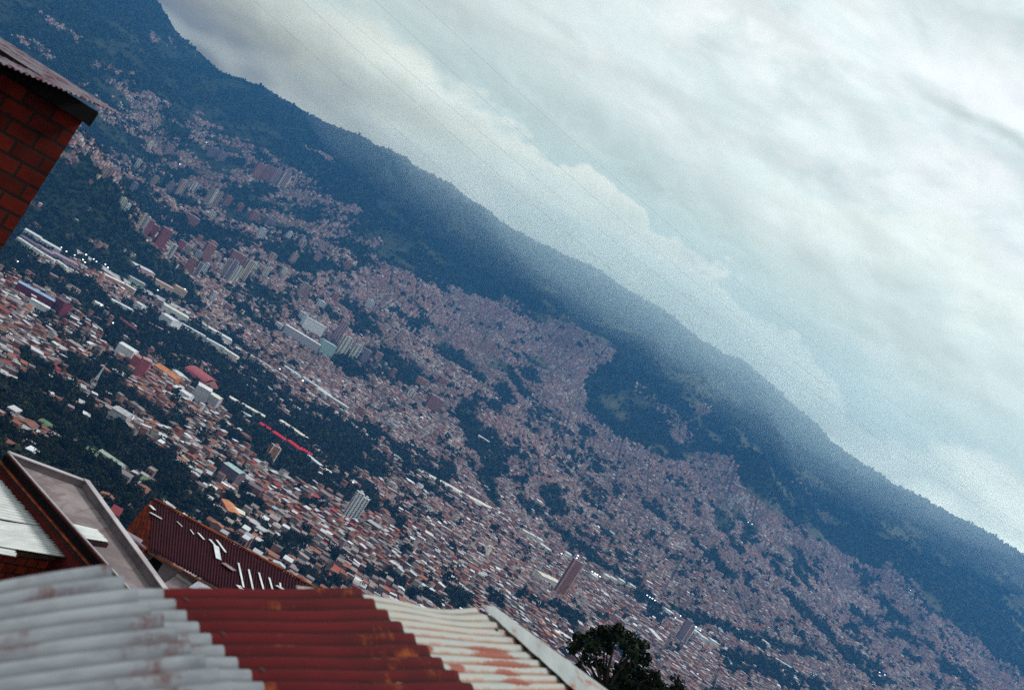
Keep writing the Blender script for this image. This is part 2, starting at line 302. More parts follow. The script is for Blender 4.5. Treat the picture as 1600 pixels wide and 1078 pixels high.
# ------------------------------------------------------------------ object helpers
def tag(o, label=None, cat=None, group=None, kind=None):
    if label: o['label'] = label
    if cat: o['category'] = cat
    if group: o['group'] = group
    if kind: o['kind'] = kind
    return o
def empty(name, loc, rz=0, **kw):
    o = bpy.data.objects.new(name, None); COL.objects.link(o); o.location = loc; o.rotation_euler = (0, 0, rz); o.empty_display_size = 0.5
    return tag(o, **kw)
def link(name, me, parent=None, mats=()):
    o = bpy.data.objects.new(name, me); COL.objects.link(o)
    if parent: o.parent = parent
    return o
class MB:
    def __init__(s): s.v = []; s.f = []; s.m = []; s.uv = []
    def face(s, pts, mi=0):
        b = len(s.v); s.v += [tuple(p) for p in pts]; s.f.append(tuple(range(b, b+len(pts)))); s.m.append(mi); return s
    def box(s, x0, y0, z0, x1, y1, z1, mi=0, bottom=True):
        b = len(s.v)
        s.v += [(x0,y0,z0),(x1,y0,z0),(x1,y1,z0),(x0,y1,z0),(x0,y0,z1),(x1,y0,z1),(x1,y1,z1),(x0,y1,z1)]
        fs = [(0,1,5,4),(1,2,6,5),(2,3,7,6),(3,0,4,7),(4,5,6,7)]+([(3,2,1,0)] if bottom else [])
        s.f += [tuple(b+i for i in q) for q in fs]; s.m += [mi]*len(fs); return s
    def hexa(s, p, mi=0):                                    # p: 4 bottom points then 4 top points
        b = len(s.v); s.v += [tuple(q) for q in p]
        fs = [(0,1,5,4),(1,2,6,5),(2,3,7,6),(3,0,4,7),(4,5,6,7),(3,2,1,0)]
        s.f += [tuple(b+i for i in q) for q in fs]; s.m += [mi]*6; return s
    def beam(s, a, b, w, h, mi=0):
        a, b = Vector(a), Vector(b); d = (b-a).normalized(); side = d.cross(Vector((0,0,1)))
        if side.length < 1e-3: side = Vector((1,0,0))
        side.normalize(); up = side.cross(d); q = []
        for t in (-h/2, h/2): q.append([a+side*(-w/2)+up*t, b+side*(-w/2)+up*t, b+side*(w/2)+up*t, a+side*(w/2)+up*t])
        return s.hexa(q[0]+q[1], mi)
    def tube(s, pts, rad, n=6, mi=0, taper=None):
        b = len(s.v); pts = [Vector(p) for p in pts]
        for i, p in enumerate(pts):
            d = (pts[min(i+1, len(pts)-1)]-pts[max(i-1, 0)]).normalized()
            a = d.orthogonal().normalized(); c = d.cross(a); r = rad if taper is None else taper[i]
            for k in range(n):
                t = 2*math.pi*k/n; s.v.append(tuple(p+a*(math.cos(t)*r)+c*(math.sin(t)*r)))
        for i in range(len(pts)-1):
            for k in range(n):
                k2 = (k+1) % n; s.f.append((b+i*n+k, b+i*n+k2, b+(i+1)*n+k2, b+(i+1)*n+k)); s.m.append(mi)
        s.f.append(tuple(b+(len(pts)-1)*n+k for k in range(n))); s.m.append(mi)
        return s
    def mesh(s, name, mats):
        me = bpy.data.meshes.new(name); me.from_pydata(s.v, [], s.f)
        for m_ in mats: me.materials.append(m_)
        if len(mats) > 1: me.polygons.foreach_set('material_index', s.m)
        me.update(); return me
    def build(s, name, mats, parent=None):
        if not isinstance(mats, (list, tuple)): mats = [mats]
        return link(name, s.mesh(name, mats), parent)
def bulk(name, verts, faces, col, mat, smooth=False):
    """verts (N,3), faces (M,k), col (M,3) per-face base colour"""
    me = bpy.data.meshes.new(name); M_, k = faces.shape
    me.vertices.add(len(verts)); me.vertices.foreach_set('co', verts.astype(np.float32).ravel())
    me.loops.add(M_*k); me.loops.foreach_set('vertex_index', faces.astype(np.int32).ravel())
    me.polygons.add(M_); me.polygons.foreach_set('loop_start', (np.arange(M_)*k).astype(np.int32))
    if smooth: me.polygons.foreach_set('use_smooth', np.ones(M_, bool))
    if col is not None:
        at = me.attributes.new('Col', 'FLOAT_COLOR', 'FACE')
        at.data.foreach_set('color', np.concatenate([col, np.ones((M_, 1))], 1).astype(np.float32).ravel())
    me.materials.append(mat); me.update(calc_edges=True)
    return me

# ------------------------------------------------------------------ materials
def pmat(name, rough=0.8, spec=0.3, metal=0.0):
    m_ = bpy.data.materials.new(name); m_.use_nodes = True
    q = NG(m_.node_tree); b = q.n['Principled BSDF']
    b.inputs['Roughness'].default_value = rough; b.inputs['Metallic'].default_value = metal
    b.inputs['Specular IOR Level'].default_value = spec
    return m_, q, b
def bump(q, b, h, strength=0.4, dist=0.05):
    nd = q.node('ShaderNodeBump', {'Height': h, 'Strength': strength, 'Distance': dist}); q.l.new(nd.outputs[0], b.inputs['Normal'])
def simple(name, c1, c2=None, scale=1.0, rough=0.8, spec=0.3, det=4, bmp=0.0, island=0.0):
    m_, q, b = pmat(name, rough, spec)
    tcn = q.node('ShaderNodeTexCoord').outputs['Object']
    n = q.noise(tcn, scale, det, 0.6)
    c2 = c2 or tuple(x*0.6 for x in c1)
    c = q.mix(q.ss(n, 0.38, 0.64), c1, c2)
    if island:
        oi = q.node('ShaderNodeObjectInfo').outputs['Random']
        hs = q.node('ShaderNodeHueSaturation', {'Color': c, 'Value': q.m('MULTIPLY_ADD', oi, island, 1-island/2)}); c = hs.outputs[0]
    q.l.new(c, b.inputs['Base Color'])
    if bmp: bump(q, b, n, bmp)
    return m_
def attr_mat(name, rough=0.85, spec=0.2):
    m_, q, b = pmat(name, rough, spec)
    a = q.node('ShaderNodeAttribute', attribute_name='Col'); tcn = q.node('ShaderNodeTexCoord').outputs['Object']
    n = q.noise(tcn, 0.35, 4, 0.7)
    c = q.mix(1.0, a.outputs['Color'], q.ramp(n, [(0.3, 0.72), (0.7, 1.15)]), 'MULTIPLY')
    q.l.new(c, b.inputs['Base Color']); return m_
HOUSE_M = attr_mat('house_paint'); LEAF_M = attr_mat('foliage', 0.7, 0.1)
m_, q, b = pmat('ground', 0.95, 0.1)
a = q.node('ShaderNodeAttribute', attribute_name='Col'); tcn = q.node('ShaderNodeTexCoord').outputs['Object']
nf = q.noise(tcn, 0.02, 8, 0.72); ng = q.noise(tcn, 0.15, 5, 0.7)
c = q.mix(1.0, a.outputs['Color'], q.ramp(nf, [(0.32, 0.5), (0.68, 1.7)]), 'MULTIPLY')
c = q.mix(1.0, c, q.ramp(ng, [(0.3, 0.6), (0.7, 1.35)]), 'MULTIPLY')
q.l.new(c, b.inputs['Base Color']); bump(q, b, ng, 0.6, 6.0); GROUND_M = m_
DARK = simple('dark_opening', (0.005, 0.0045, 0.006), (0.007, 0.006, 0.007), 2.0, 0.9, 0.05)
GLASS = simple('window_glass', (0.03, 0.035, 0.045), (0.06, 0.06, 0.07), 0.5, 0.15, 0.5)
TRUNK = simple('bark', (0.045, 0.03, 0.022), (0.02, 0.014, 0.01), 3.0, 0.95, bmp=0.5)

# ------------------------------------------------------------------ ground sheet
NT, NY = 620, 760
tt = np.linspace(-1.2, 1.2, NT); kk = np.linspace(0, 1, NY)
yy = np.interp(kk, [0, .04, .14, .45, .93, 1], [-300, 0, 420, 2300, 6800, 8200])
TT, YY = np.meshgrid(tt, yy); XX = TT*(YY+420)
ZZ = hz(XX, YY)
ZZ = ZZ+np.clip((YY-3500)/800, 0, 1)*(fbm(XX/26, YY/34, 3, 77)-.5)*10*(YY < 7000)
vv = np.stack([XX, YY, ZZ], -1).reshape(-1, 3)
ii = np.arange(NT*NY).reshape(NY, NT)
ff = np.stack([ii[:-1, :-1], ii[:-1, 1:], ii[1:, 1:], ii[1:, :-1]], -1).reshape(-1, 4)
fc = vv[ff].mean(1)
cv = cover_xy(fc[:, 0], fc[:, 1], fc[:, 2])
forest = np.array([0.013, 0.021, 0.012]); meadow = np.array([0.085, 0.085, 0.045]); street = np.array([0.10, 0.075, 0.065])
pn = fbm(fc[:, 0]/170, fc[:, 1]/240, 5, 41); dry = np.clip((pn-0.56)*6, 0, 1)*np.clip((fc[:, 1]-3800)/500, 0, 1)
dry *= np.where(fc[:, 1] > 5900, .35, 1)*np.clip((fc[:, 0]+900)/900, 0.15, 1)
gc = forest*(1-dry[:, None])+meadow*dry[:, None]
wu = np.clip((cv-0.25)*2.5, 0, 1)[:, None]; gc = gc*(1-wu)+street*wu
me = bulk('ground', vv, ff, gc, GROUND_M, True)
tag(link('ground', me), kind='structure')

# ------------------------------------------------------------------ landmarks are collected first so the town leaves room for them
EXC = []                                                     # (x, y, r)
def exc(p, r): EXC.append((p[0], p[1], r))
def cmat(name, c, v=0.65, rough=0.8, sc=0.25): return simple(name, c, tuple(x*v for x in c), sc, rough, bmp=0.0)
ordw = ['first','second','third','fourth','fifth','sixth','seventh','eighth','ninth','tenth','eleventh','twelfth']
PAL = {'cream': (0.52, 0.49, 0.41), 'white': (0.74, 0.77, 0.75), 'brick': (0.30, 0.115, 0.085), 'red': (0.28, 0.06, 0.06), 'tan': (0.36, 0.26, 0.19), 'grey': (0.30, 0.29, 0.30),
       'pink': (0.33, 0.20, 0.20), 'orange': (0.40, 0.15, 0.055), 'purple': (0.23, 0.16, 0.20), 'blue': (0.20, 0.28, 0.42), 'metal': (0.62, 0.66, 0.68), 'dim': (0.14, 0.10, 0.13),
       'vivid': (0.62, 0.012, 0.03), 'green': (0.12, 0.18, 0.085), 'teal': (0.26, 0.36, 0.34), 'darkred': (0.16, 0.02, 0.035), 'sage': (0.22, 0.27, 0.22)}
MAT = {k: cmat(k+'_plaster', tuple(min(x*(1.0 if k in ('vivid','green','darkred','metal','white','dim') else 1.45), .75) for x in v)) for k, v in PAL.items()}
WINM = simple('shaded_glazing', (.10,.09,.11), (.05,.045,.055), .3, .5)
def tower(px, py, hp, wp, col, label, group, stripe='dark', ncol=3, dep=0.8, side=None, rz=None):
    gp = G(px, py); y = gp.y; H = hp*y/F*1.22; W = wp*y/F*1.08; D = W*dep
    rz = -math.atan2(gp.x, y)*0.8+(random.uniform(.1, .55)) if rz is None else rz
    t = empty('apartment_tower', gp, rz, label=label, cat='tower block', group=group)
    exc(gp, W*0.75)
    wall = MB().box(-W/2, 0, -12, W/2, D, H)
    nf_ = max(3, int(H/3.0))
    for k in range(1, nf_): wall.box(-W/2-.18, -.18, k*H/nf_-.16, W/2+.18, D+.18, k*H/nf_+.16)
    wo = wall.build('wall', MAT[col], t)
    for c_ in range(ncol):
        cx = -W/2+(c_+.5)*W/ncol; ww = W/ncol*0.34
        mb = MB()
        for k in range(nf_): mb.box(cx-ww/2, -.26, k*H/nf_+.5, cx+ww/2, -.02, (k+1)*H/nf_-.45)
        mb.build('window_column', DARK if stripe == 'black' else WINM if stripe == 'dark' else MAT[stripe], t)
    for sx_ in (-1, 1):
        mb = MB()
        for k in range(nf_):
            x0 = sx_*W/2; mb.box(min(x0, x0+sx_*.26), D*.3, k*H/nf_+.6, max(x0, x0+sx_*.26), D*.7, (k+1)*H/nf_-.5)
        mb.build('window_column', DARK, t)
    if side: MB().box(W/2-.12*W, -.9, -10, W/2+.6, -.3, H+.5).build('stair_wall', MAT[side], t); MB().box(-W/2-.3, -.7, -10, -W/2+.1*W, -.3, H+.3).build('stair_wall', MAT[side], t)
    ro = MB().box(-W/2-.3, -.3, H, W/2+.3, D+.3, H+.9).build('roof', MAT['grey' if col != 'white' else 'white'], t)
    MB().box(-W*.15, D*.3, H+.9, W*.2, D*.7, H+3.6).build('lift_house', MAT[col], ro)
    return t
RT_ = 'tower blocks in the row behind the wooded hill'
for a_ in [(214,358,22,6,'cream','cream striped tower block at the left end of the row behind the wooded hill',3,'brick'),(221,361,20,5,'white','narrow pale tower block second from the left in the row behind the wooded hill',2,None),
           (226,366,20,9,'red','dark red tower block between the narrow pale one and a lower red one',3,None),(235,371,17,8,'red','lower dark red tower block just left of the broad red block',3,None),
           (246,388,28,14,'red','broad red tower block left of the small white slab block',5,None),(256,377,16,5,'white','thin pale tower block attached behind the broad red block',2,None),
           (262,402,18,9,'white','plain white slab block standing alone between red blocks',1,None),(278,392,14,9,'red','short red tower block right of the plain white slab block',3,None),
           (289,399,13,8,'tan','short tan tower block between short red and grey blocks',3,None),(304,408,14,9,'grey','grey tower block in the middle of the red cluster',3,None),
           (292,424,19,13,'brick','brick tower block at the lower left of the red cluster',4,None),(304,431,19,7,'purple','purple grey tower block with white edge strips in front of the red cluster',3,'white'),
           (316,428,15,6,'white','slim white tower block right of the purple grey one',2,None),(315,412,28,13,'brick','tallest brick tower block of the red cluster',5,None),
           (345,431,24,7,'tan','tan striped tower block at the left of the pale group',3,'white'),(352,437,28,8,'purple','tall striped grey tower block in the middle of the pale group',3,'white'),
           (361,443,24,9,'cream','pale cream tower block at the front of the pale group',2,None),(377,438,28,9,'tan','tall tan tower block at the right of the pale group',3,'cream'),(368,412,14,22,'brick','wide brick block behind the pale group of towers',6,None)]:
    tower(a_[0], a_[1], a_[2], a_[3], a_[4], a_[5], RT_, 'dark', a_[6], side=a_[7])
RU = 'tower blocks on the lower slope'
for a_ in [(297,352,12,18,'brick','squat square brick block alone above the row of towers',6,None),(277,306,22,10,'tan','tan striped tower block alone on the lower left slope',3,'purple'),
           (321,315,20,6,'tan','tan tower block leftmost of three close together on the left slope',2,None),(328,318,20,6,'cream','cream tower block in the middle of three close together on the left slope',2,None),
           (336,320,18,6,'tan','tan tower block rightmost of three close together on the left slope',2,None),(329,342,9,9,'cream','very low cream block below the three close towers',3,None),
           (160,276,14,7,'tan','tan block left of a pair near the brick house corner',2,None),(168,280,16,7,'pink','pink block right of a pair near the brick house corner',2,None),
           (400,276,18,12,'brick','brick tower block leftmost of the four high on the slope',4,None),(413,281,19,12,'brick','brick tower block second of the four high on the slope',4,None),
           (426,286,19,12,'pink','pink tower block third of the four high on the slope',4,None),(440,291,18,12,'pink','pink tower block rightmost of the four high on the slope',4,'cream'),
           (330,246,13,16,'purple','wide purple grey block highest on the left slope',5,None),(343,252,13,10,'purple','purple grey block right of the wide one highest on the left slope',3,None),
           (467,460,17,7,'tan','tan tower block with a dark edge above the white hospital complex',2,None),(474,463,15,6,'pink','pink tower block beside the tan one above the white hospital complex',2,None),
           (522,534,30,12,'pink','tall pink tower block right of the white hospital complex',3,None),(532,554,24,13,'cream','cream tower block in front of the tall pink one by the hospital',2,None),
           (549,561,20,12,'cream','second cream tower block right of the hospital complex',2,None),(566,566,17,10,'purple','purple grey tower block at the right end beside the hospital',3,None),
           (622,534,16,7,'tan','tan tower block alone amid far dense houses',2,None),(675,640,17,20,'brick','wide brick block among the dense houses left of the gully wood',6,None),
           (655,600,8,12,'orange','low orange block amid far dense houses',3,None),
           (419,722,22,13,'orange','orange tower block with a yellow edge beside the dark park',4,'cream'),(541,810,37,11,'white','tall white tower block with dark vertical grooves above the near town, left half',2,None),
           (551,814,33,10,'white','right half of the white grooved tower block above the near town',2,None),
           (872,932,52,15,'brick','tallest brown brick tower block standing alone over the near right town',4,'tan'),(1060,1001,30,9,'purple','dark purple tower block by the floodlit yard at lower right',3,None),(1067,1005,26,7,'pink','pale pink striped tower block beside the dark purple one at lower right',3,'white')]:
    tower(a_[0], a_[1], a_[2], a_[3], a_[4], a_[5], RU, 'dark', a_[6], side=a_[7])
MR = [(190,255),(212,262),(238,290),(232,232),(262,240),(205,300),(188,322),(196,330),(262,300),(300,300),(352,322),(372,330),(395,345),(420,352),(310,378),(330,390),(395,420),(412,432),(425,405),(442,430),(455,412),(372,470),(352,486),(330,470),(470,500),(590,560),(500,480),(520,470),(405,372),(450,372),(470,385),(492,410),(540,420),(575,480),(610,590),(640,620),(690,600),(520,640),(560,650),(600,640)]
MR.sort(key=lambda p: p[0]*cr+p[1]*sr); rm2 = random.Random(3)
for k, (x_, y_) in enumerate(MR):
    n_ = k+1; od_ = ordw[k] if k < 12 else str(n_)+('th' if 10 < n_ % 100 < 14 else {1: 'st', 2: 'nd', 3: 'rd'}.get(n_ % 10, 'th'))
    c__ = rm2.choice(['tan', 'pink', 'brick', 'cream', 'white', 'purple'])
    tower(x_, y_, rm2.uniform(7, 14), rm2.uniform(6, 13), c__, od_+' from left of the scattered mid rise blocks, '+{'tan': 'tan', 'pink': 'pink', 'brick': 'brick red', 'cream': 'cream', 'white': 'white', 'purple': 'purple grey'}[c__], 'scattered mid rise blocks', 'dark', rm2.choice([2, 3, 4]))
def hall(p1, p2, dep, h, wall, roof, label, name='warehouse', cat='warehouse', group=None, rise=1.6, vault=False, bays=0):
    if group == 'long halls beside the valley motorway': dep, h = dep*1.3, h*1.25
    a_, b_ = G(*p1), G(*p2); L = (b_-a_).length; rz = math.atan2(b_.y-a_.y, b_.x-a_.x); zb = min(a_.z, b_.z)
    t = empty(name, (a_.x, a_.y, max(a_.z, b_.z)-0.2), rz, label=label, cat=cat, group=group)
    for k in range(int(L/20)+1):
        w_ = k*20/max(L, 1); exc(a_.lerp(b_, min(w_, 1))+Vector((-math.sin(rz), math.cos(rz), 0))*dep*.5, max(dep*.6, 11))
    MB().box(0, 0, -14, L, dep, h).build('wall', MAT[wall], t)
    mb = MB(); ov = .6
    if vault:
        n = 8; sec = [(-ov+(dep+2*ov)*(1-math.cos(math.pi*k/n))/2, h+.02+rise*math.sin(math.pi*k/n)) for k in range(n+1)]
    else: sec = [(-ov, h+.02), (dep/2, h+rise), (dep+ov, h+.02)]
    for (y0, z0), (y1, z1) in zip(sec[:-1], sec[1:]): mb.hexa([(-ov, y0, z0), (L+ov, y0, z0), (L+ov, y1, z1), (-ov, y1, z1), (-ov, y0, z0+.3), (L+ov, y0, z0+.3), (L+ov, y1, z1+.3), (-ov, y1, z1+.3)])
    mb.build('roof', MAT[roof], t)
    MB().face([(0, 0, h), (0, dep, h), (0, dep/2, h+rise*.95)]).build('gable', MAT[wall], t); MB().face([(L, 0, h), (L, dep/2, h+rise*.95), (L, dep, h)]).build('gable', MAT[wall], t)
    nb = bays or max(2, int(L/14))
    for k in range(nb):
        x = (k+.5)*L/nb; MB().box(x-1.8, -.08, .4, x+1.8, .02, min(h*.65, 4)).build('window' if k % 3 else 'door', DARK, t)
    return t
HL = 'long halls beside the valley motorway'
for a_ in [((208,420),(238,436),26,8,'pink','metal','pale pointed hall right under the wooded hill'),((236,442),(266,462),24,9,'tan','tan','long tan hall below the pale pointed one'),((268,458),(284,470),24,16,'tan','tan','tan block at the right end of the long tan hall'),((200,440),(222,454),20,9,'sage','grey','dull green grey hall left of the long tan one'),((162,436),(192,452),18,7,'brick','cream','row building with pale front beside the floodlights'),((192,452),(206,462),18,9,'tan','cream','small tan yard building right of the row building'),((34,366),(58,381),24,9,'metal','metal','long white roofed hall nearest the brick house corner'),((59,382),(90,400),24,9,'metal','metal','long white roofed hall right of the first one beside the brick house corner'),
           ((26,374),(52,392),22,8,'dim','dim','dull purple hall below the long white roofed hall'),((53,390),(78,405),22,8,'purple','purple','middle dull purple hall in the motorway row'),((80,404),(118,424),26,9,'purple','purple','longest dull purple hall at the right of the motorway row'),
           ((146,478),(158,484),12,6,'cream','white','small cream hall at the left below the motorway'),((172,474),(206,492),14,6,'white','metal','white long hall under the dark band of trees'),
           ((206,480),(216,487),22,11,'white','metal','white square hall at the end of the long white one'),((246,500),(263,512),30,14,'white','white','tall white factory block beside the motorway'),
           ((252,484),(290,506),30,10,'white','cream','broad pale factory with stepped roof above the tall white block'),((273,506),(318,531),10,6,'white','metal','thin white hall stretching right from the factory'),
           ((322,520),(358,540),26,10,'white','white','large pale warehouse in the middle of the valley strip'),((320,536),(350,552),16,8,'white','metal','white hall in front of the large pale warehouse'),
           ((346,553),(366,566),18,10,'cream','white','pale factory at the right end of the valley strip'),((366,547),(390,560),12,5,'metal','metal','narrow bright roofed hall by the far motorway'),
           ((441,576),(464,592),14,7,'white','metal','bright white hall above the long striped sheds'),((470,594),(512,622),16,7,'metal','metal','long striped white shed, upper one'),((492,612),(540,642),18,7,'grey','metal','long striped grey shed, lower one'),
           ((356,626),(410,658),14,5,'sage','cream','long pale green shed at the park edge'),((368,644),(390,657),6,4,'metal','metal','thin white shed in the park'),((433,662),(474,690),16,6,'grey','cream','long cream shed above the bright red canopies'),
           ((474,714),(500,733),10,4,'grey','white','pale low shed at the lower park edge'),((500,733),(516,742),8,3,'grey','cream','narrow cream shed right of the pale low shed'),
           ((180,500),(214,524),14,5,'dim','darkred','dark red tiled hall above the white and red buildings'),((232,508),(262,524),4,3,'tan','pink','thin pink shed among the dark trees'),
           ((918,987),(941,1000),12,5,'white','metal','bright white roofed hall just above the dark near tree'),((870,992),(902,1011),9,4,'brick','metal','thin white roofed hall left of the dark near tree'),
           ((1010,984),(1026,1003),12,5,'cream','white','cream roofed hall between the dark tree and the purple tower'),((1150,985),(1175,1000),8,4,'white','metal','thin white hall beside the road bend'),
           ((1210,1031),(1250,1055),10,4,'grey','metal','thin pale hall in the lower right wood'),((745,684),(762,694),14,6,'cream','cream','cream roofed hall beside the gully wood'),((1188,1002),(1196,1010),14,6,'cream','cream','small cream hall right of the thin white hall'),
           ((604,662),(622,671),8,5,'blue','blue','pale blue roofed shed at the edge of dense houses'),((946,830),(958,838),26,5,'blue','teal','pale teal roofed hall amid dense houses')]:
    hall(a_[0], a_[1], a_[2], a_[3], a_[4], a_[5], a_[6], group=HL)
for k, (p1, p2, n_) in enumerate([((23,377),(44,392),'leftmost'),((46,392),(63,404),'second from the left'),((65,404),(81,414),'third from the left'),((83,412),(99,426),'rightmost')]):
    hall(p1, p2, 16, 9, 'cream', 'metal', 'small pale jagged apartment block, '+n_+' of the four below the purple halls', name='apartment_block', cat='building', group='pale blocks below the purple halls')
for k, (p1, p2, n_) in enumerate([((402,664),(418,675),'leftmost'),((422,677),(441,690),'second from the left'),((445,691),(463,704),'third from the left'),((466,704),(485,715),'rightmost')]):
    a_, b_ = G(*p1), G(*p2); L = (b_-a_).length; rz = math.atan2(b_.y-a_.y, b_.x-a_.x)
    t = empty('market_canopy', (a_.x, a_.y, max(a_.z, b_.z)), rz, label='bright red canopy in the park, '+n_+' of the four in a line', cat='canopy', group='bright red canopies in the park')
    for j in range(5): exc(a_.lerp(b_, j/4)+Vector((0, 0, 0)), 13); exc(a_.lerp(b_, j/4)+Vector((0, -20, 0)), 12); exc(a_.lerp(b_, j/4)+Vector((0, -38, 0)), 10)
    n = 5
    for j in range(n):
        x0, x1 = j*L/n+.2, (j+1)*L/n-.2; xm = (x0+x1)/2
        MB().hexa([(x0,0,3),(x1,0,3),(x1,14,3),(x0,14,3),(x0,0,4.6),(x1,0,4.6),(x1,14,4.6),(x0,14,4.6)]).face([(x0,0,4.6),(x1,0,4.6),(xm,7,7.4)]).face([(x1,0,4.6),(x1,14,4.6),(xm,7,7.4)]).face([(x1,14,4.6),(x0,14,4.6),(xm,7,7.4)]).face([(x0,14,4.6),(x0,0,4.6),(xm,7,7.4)]).build('canopy_bay', MAT['vivid'], t)
    for x in (0.3, L-.3):
        for y_ in (.3, 13.7): MB().box(x-.12, y_-.12, -4, x+.12, y_+.12, 3).build('post', MAT['white'], t)
BB = 'large buildings of the left town'
for p1, p2, dep, h, w_, r_, lb, kw in [((20,455),(76,486),22,16,'darkred','blue','long dark red brick building with a bluish roof at the left edge',dict(bays=12)),((77,483),(90,492),20,22,'darkred','dim','dark red stair tower block at the right end of the long red building',{}),
        ((42,478),(70,494),14,12,'white','white','white building with square dark windows in front of the long red building',dict(bays=6)),((176,552),(200,566),26,18,'white','white','big white rectangular building above the church spire',{}),
        ((198,572),(216,584),20,20,'red','brick','red brick building below the big white rectangular one',{}),((207,588),(219,594),16,30,'red','pink','tall narrow red slab building right of the red brick building',{}),
        ((236,578),(270,600),26,8,'orange','orange','orange roofed hall beside the dark park',dict(rise=5)),((264,586),(276,596),20,10,'white','metal','white building just right of the orange roofed hall',{}),
        ((296,624),(316,636),30,26,'grey','white','tall grey blank building in front of the park',{}),((318,630),(333,640),26,18,'grey','cream','lower grey building attached right of the tall grey blank one',{}),
        ((265,612),(290,628),24,10,'white','white','long white building left of the tall grey blank one',{}),((284,582),(316,604),50,5,'brick','red','broad red vaulted roof beside the dark park',dict(rise=12,vault=True)),
        ((166,652),(190,666),26,12,'grey','grey','pale grey block at the edge of the near wood',{}),((338,742),(362,758),20,16,'dim','teal','dark open frame building with a pale green roof',dict(bays=7)),
        ((842,908),(874,923),26,12,'cream','cream','cream building left of the tallest brick tower',{}),((358,805),(376,815),14,7,'cream','cream','cream roofed building in the near town',{}),
        ((340,790),(352,806),14,6,'brick','orange','orange roofed building in the near town',{})]:
    hall(p1, p2, dep, h, w_, r_, lb, name='building', cat='building', group=BB, **kw)
for k, (x_, y_, l_) in enumerate([(62,668,'first from the left'),(88,694,'second from the left'),(136,712,'third from the left'),(222,758,'fourth from the left')]):
    hall((x_-8, y_-2), (x_+7, y_+7), 14, 3.5, 'sage', 'green', 'pale green vaulted hall in the wooded village, '+l_, name='vaulted_hall', cat='hall', group='green vaulted halls in the near wood', rise=4, vault=True)
hall((150,712),(186,736), 8, 4, 'grey', 'sage', 'long pale shed between the green vaulted halls', group=HL)
HC = 'white hospital complex'
for p1, p2, dep, h, w_, lb in [((440,520),(494,552),40,24,'grey','long grey fronted hospital block with a pale roof'),((497,550),(516,561),40,36,'teal','square pale green hospital block at the right end of the complex'),((470,512),(500,528),24,34,'white','upper white hospital block behind the long grey one'),((428,508),(438,516),20,12,'white','small white hospital wing at the left end of the complex')]:
    hall(p1, p2, dep, h, w_, 'white' if w_ != 'teal' else 'teal', lb, name='hospital_block', cat='building', group=HC, rise=.6)
for k, (x_, y_) in enumerate([(818,834),(828,839),(840,846),(845,856),(852,861),(884,868),(925,903),(945,903),(955,907),(968,910),(985,918)]):
    o_ = ['first','second','third','fourth','fifth','sixth','seventh','eighth','ninth','tenth','eleventh'][k]
    hall((x_-4, y_+2), (x_+5, y_+7), 22, 12, 'cream', 'white', 'cream block beside the valley road, '+o_+' from the left of eleven', name='apartment_block', cat='building', group='cream blocks beside the valley road', rise=.8)
for k, (x_, y_) in enumerate([(1085,988),(1098,998),(1114,1004),(1044,957)]):
    hall((x_-5, y_+2), (x_+6, y_+8), 24, 10, 'white', 'white', 'white depot hall beside the floodlit yard, '+['leftmost low one','middle low one','right low one','upper lone one'][k], name='depot_hall', cat='building', group='depot halls by the floodlit yard', rise=.8)
# church with a white spire
gp = G(142, 606); y = gp.y; s_ = y/F; ch = empty('church', gp, 0.35, label='white church with a tall pointed spire in the left town', cat='church'); exc(gp, 22)
Ht = 18*s_*1.0; Hs = 30*s_; w_ = 3.4*s_*1.3
to = MB().box(-w_/2, -w_/2, -6, w_/2, w_/2, Ht).build('bell_tower', MAT['white'], ch)
mb = MB()
for k in range(4): a0, a1 = k*math.pi/2+math.pi/4, (k+1)*math.pi/2+math.pi/4; mb.face([(w_*.72*math.cos(a0), w_*.72*math.sin(a0), Ht), (w_*.72*math.cos(a1), w_*.72*math.sin(a1), Ht), (0, 0, Ht+Hs)])
mb.build('spire', MAT['metal'], ch)
for sx_, sy_ in ((0,-1),(1,0),(-1,0)):
    MB().box(sx_*w_*.52-.9, sy_*w_*.52-.9, Ht*.6, sx_*w_*.52+.9, sy_*w_*.52+.9, Ht*.85).build('belfry_opening', DARK, ch)
MB().box(-w_*1.1, w_/2, -6, w_*1.1, w_*5, Ht*.45).build('nave', MAT['white'], ch)
MB().face([(-w_*1.2, w_/2, Ht*.45), (0, w_/2, Ht*.8), (0, w_*5.1, Ht*.8), (-w_*1.2, w_*5.1, Ht*.45)]).face([(0, w_/2, Ht*.8), (w_*1.2, w_/2, Ht*.45), (w_*1.2, w_*5.1, Ht*.45), (0, w_*5.1, Ht*.8)]).build('roof', MAT['brick'], ch)
# mast at the right
gp = G(1240, 998); mt = empty('radio_mast', gp, 0, label='thin pale mast rising from the dense houses at lower right', cat='mast')
hm = 26*gp.y/F; MB().tube([(0, 0, -3), (0, 0, hm*.6), (0, 0, hm)], 1, 6, taper=[.9, .7, .4]).build('shaft', MAT['pink'], mt); MB().box(-1.4, -1.4, -3, 1.4, 1.4, 3).build('base', MAT['grey'], mt)
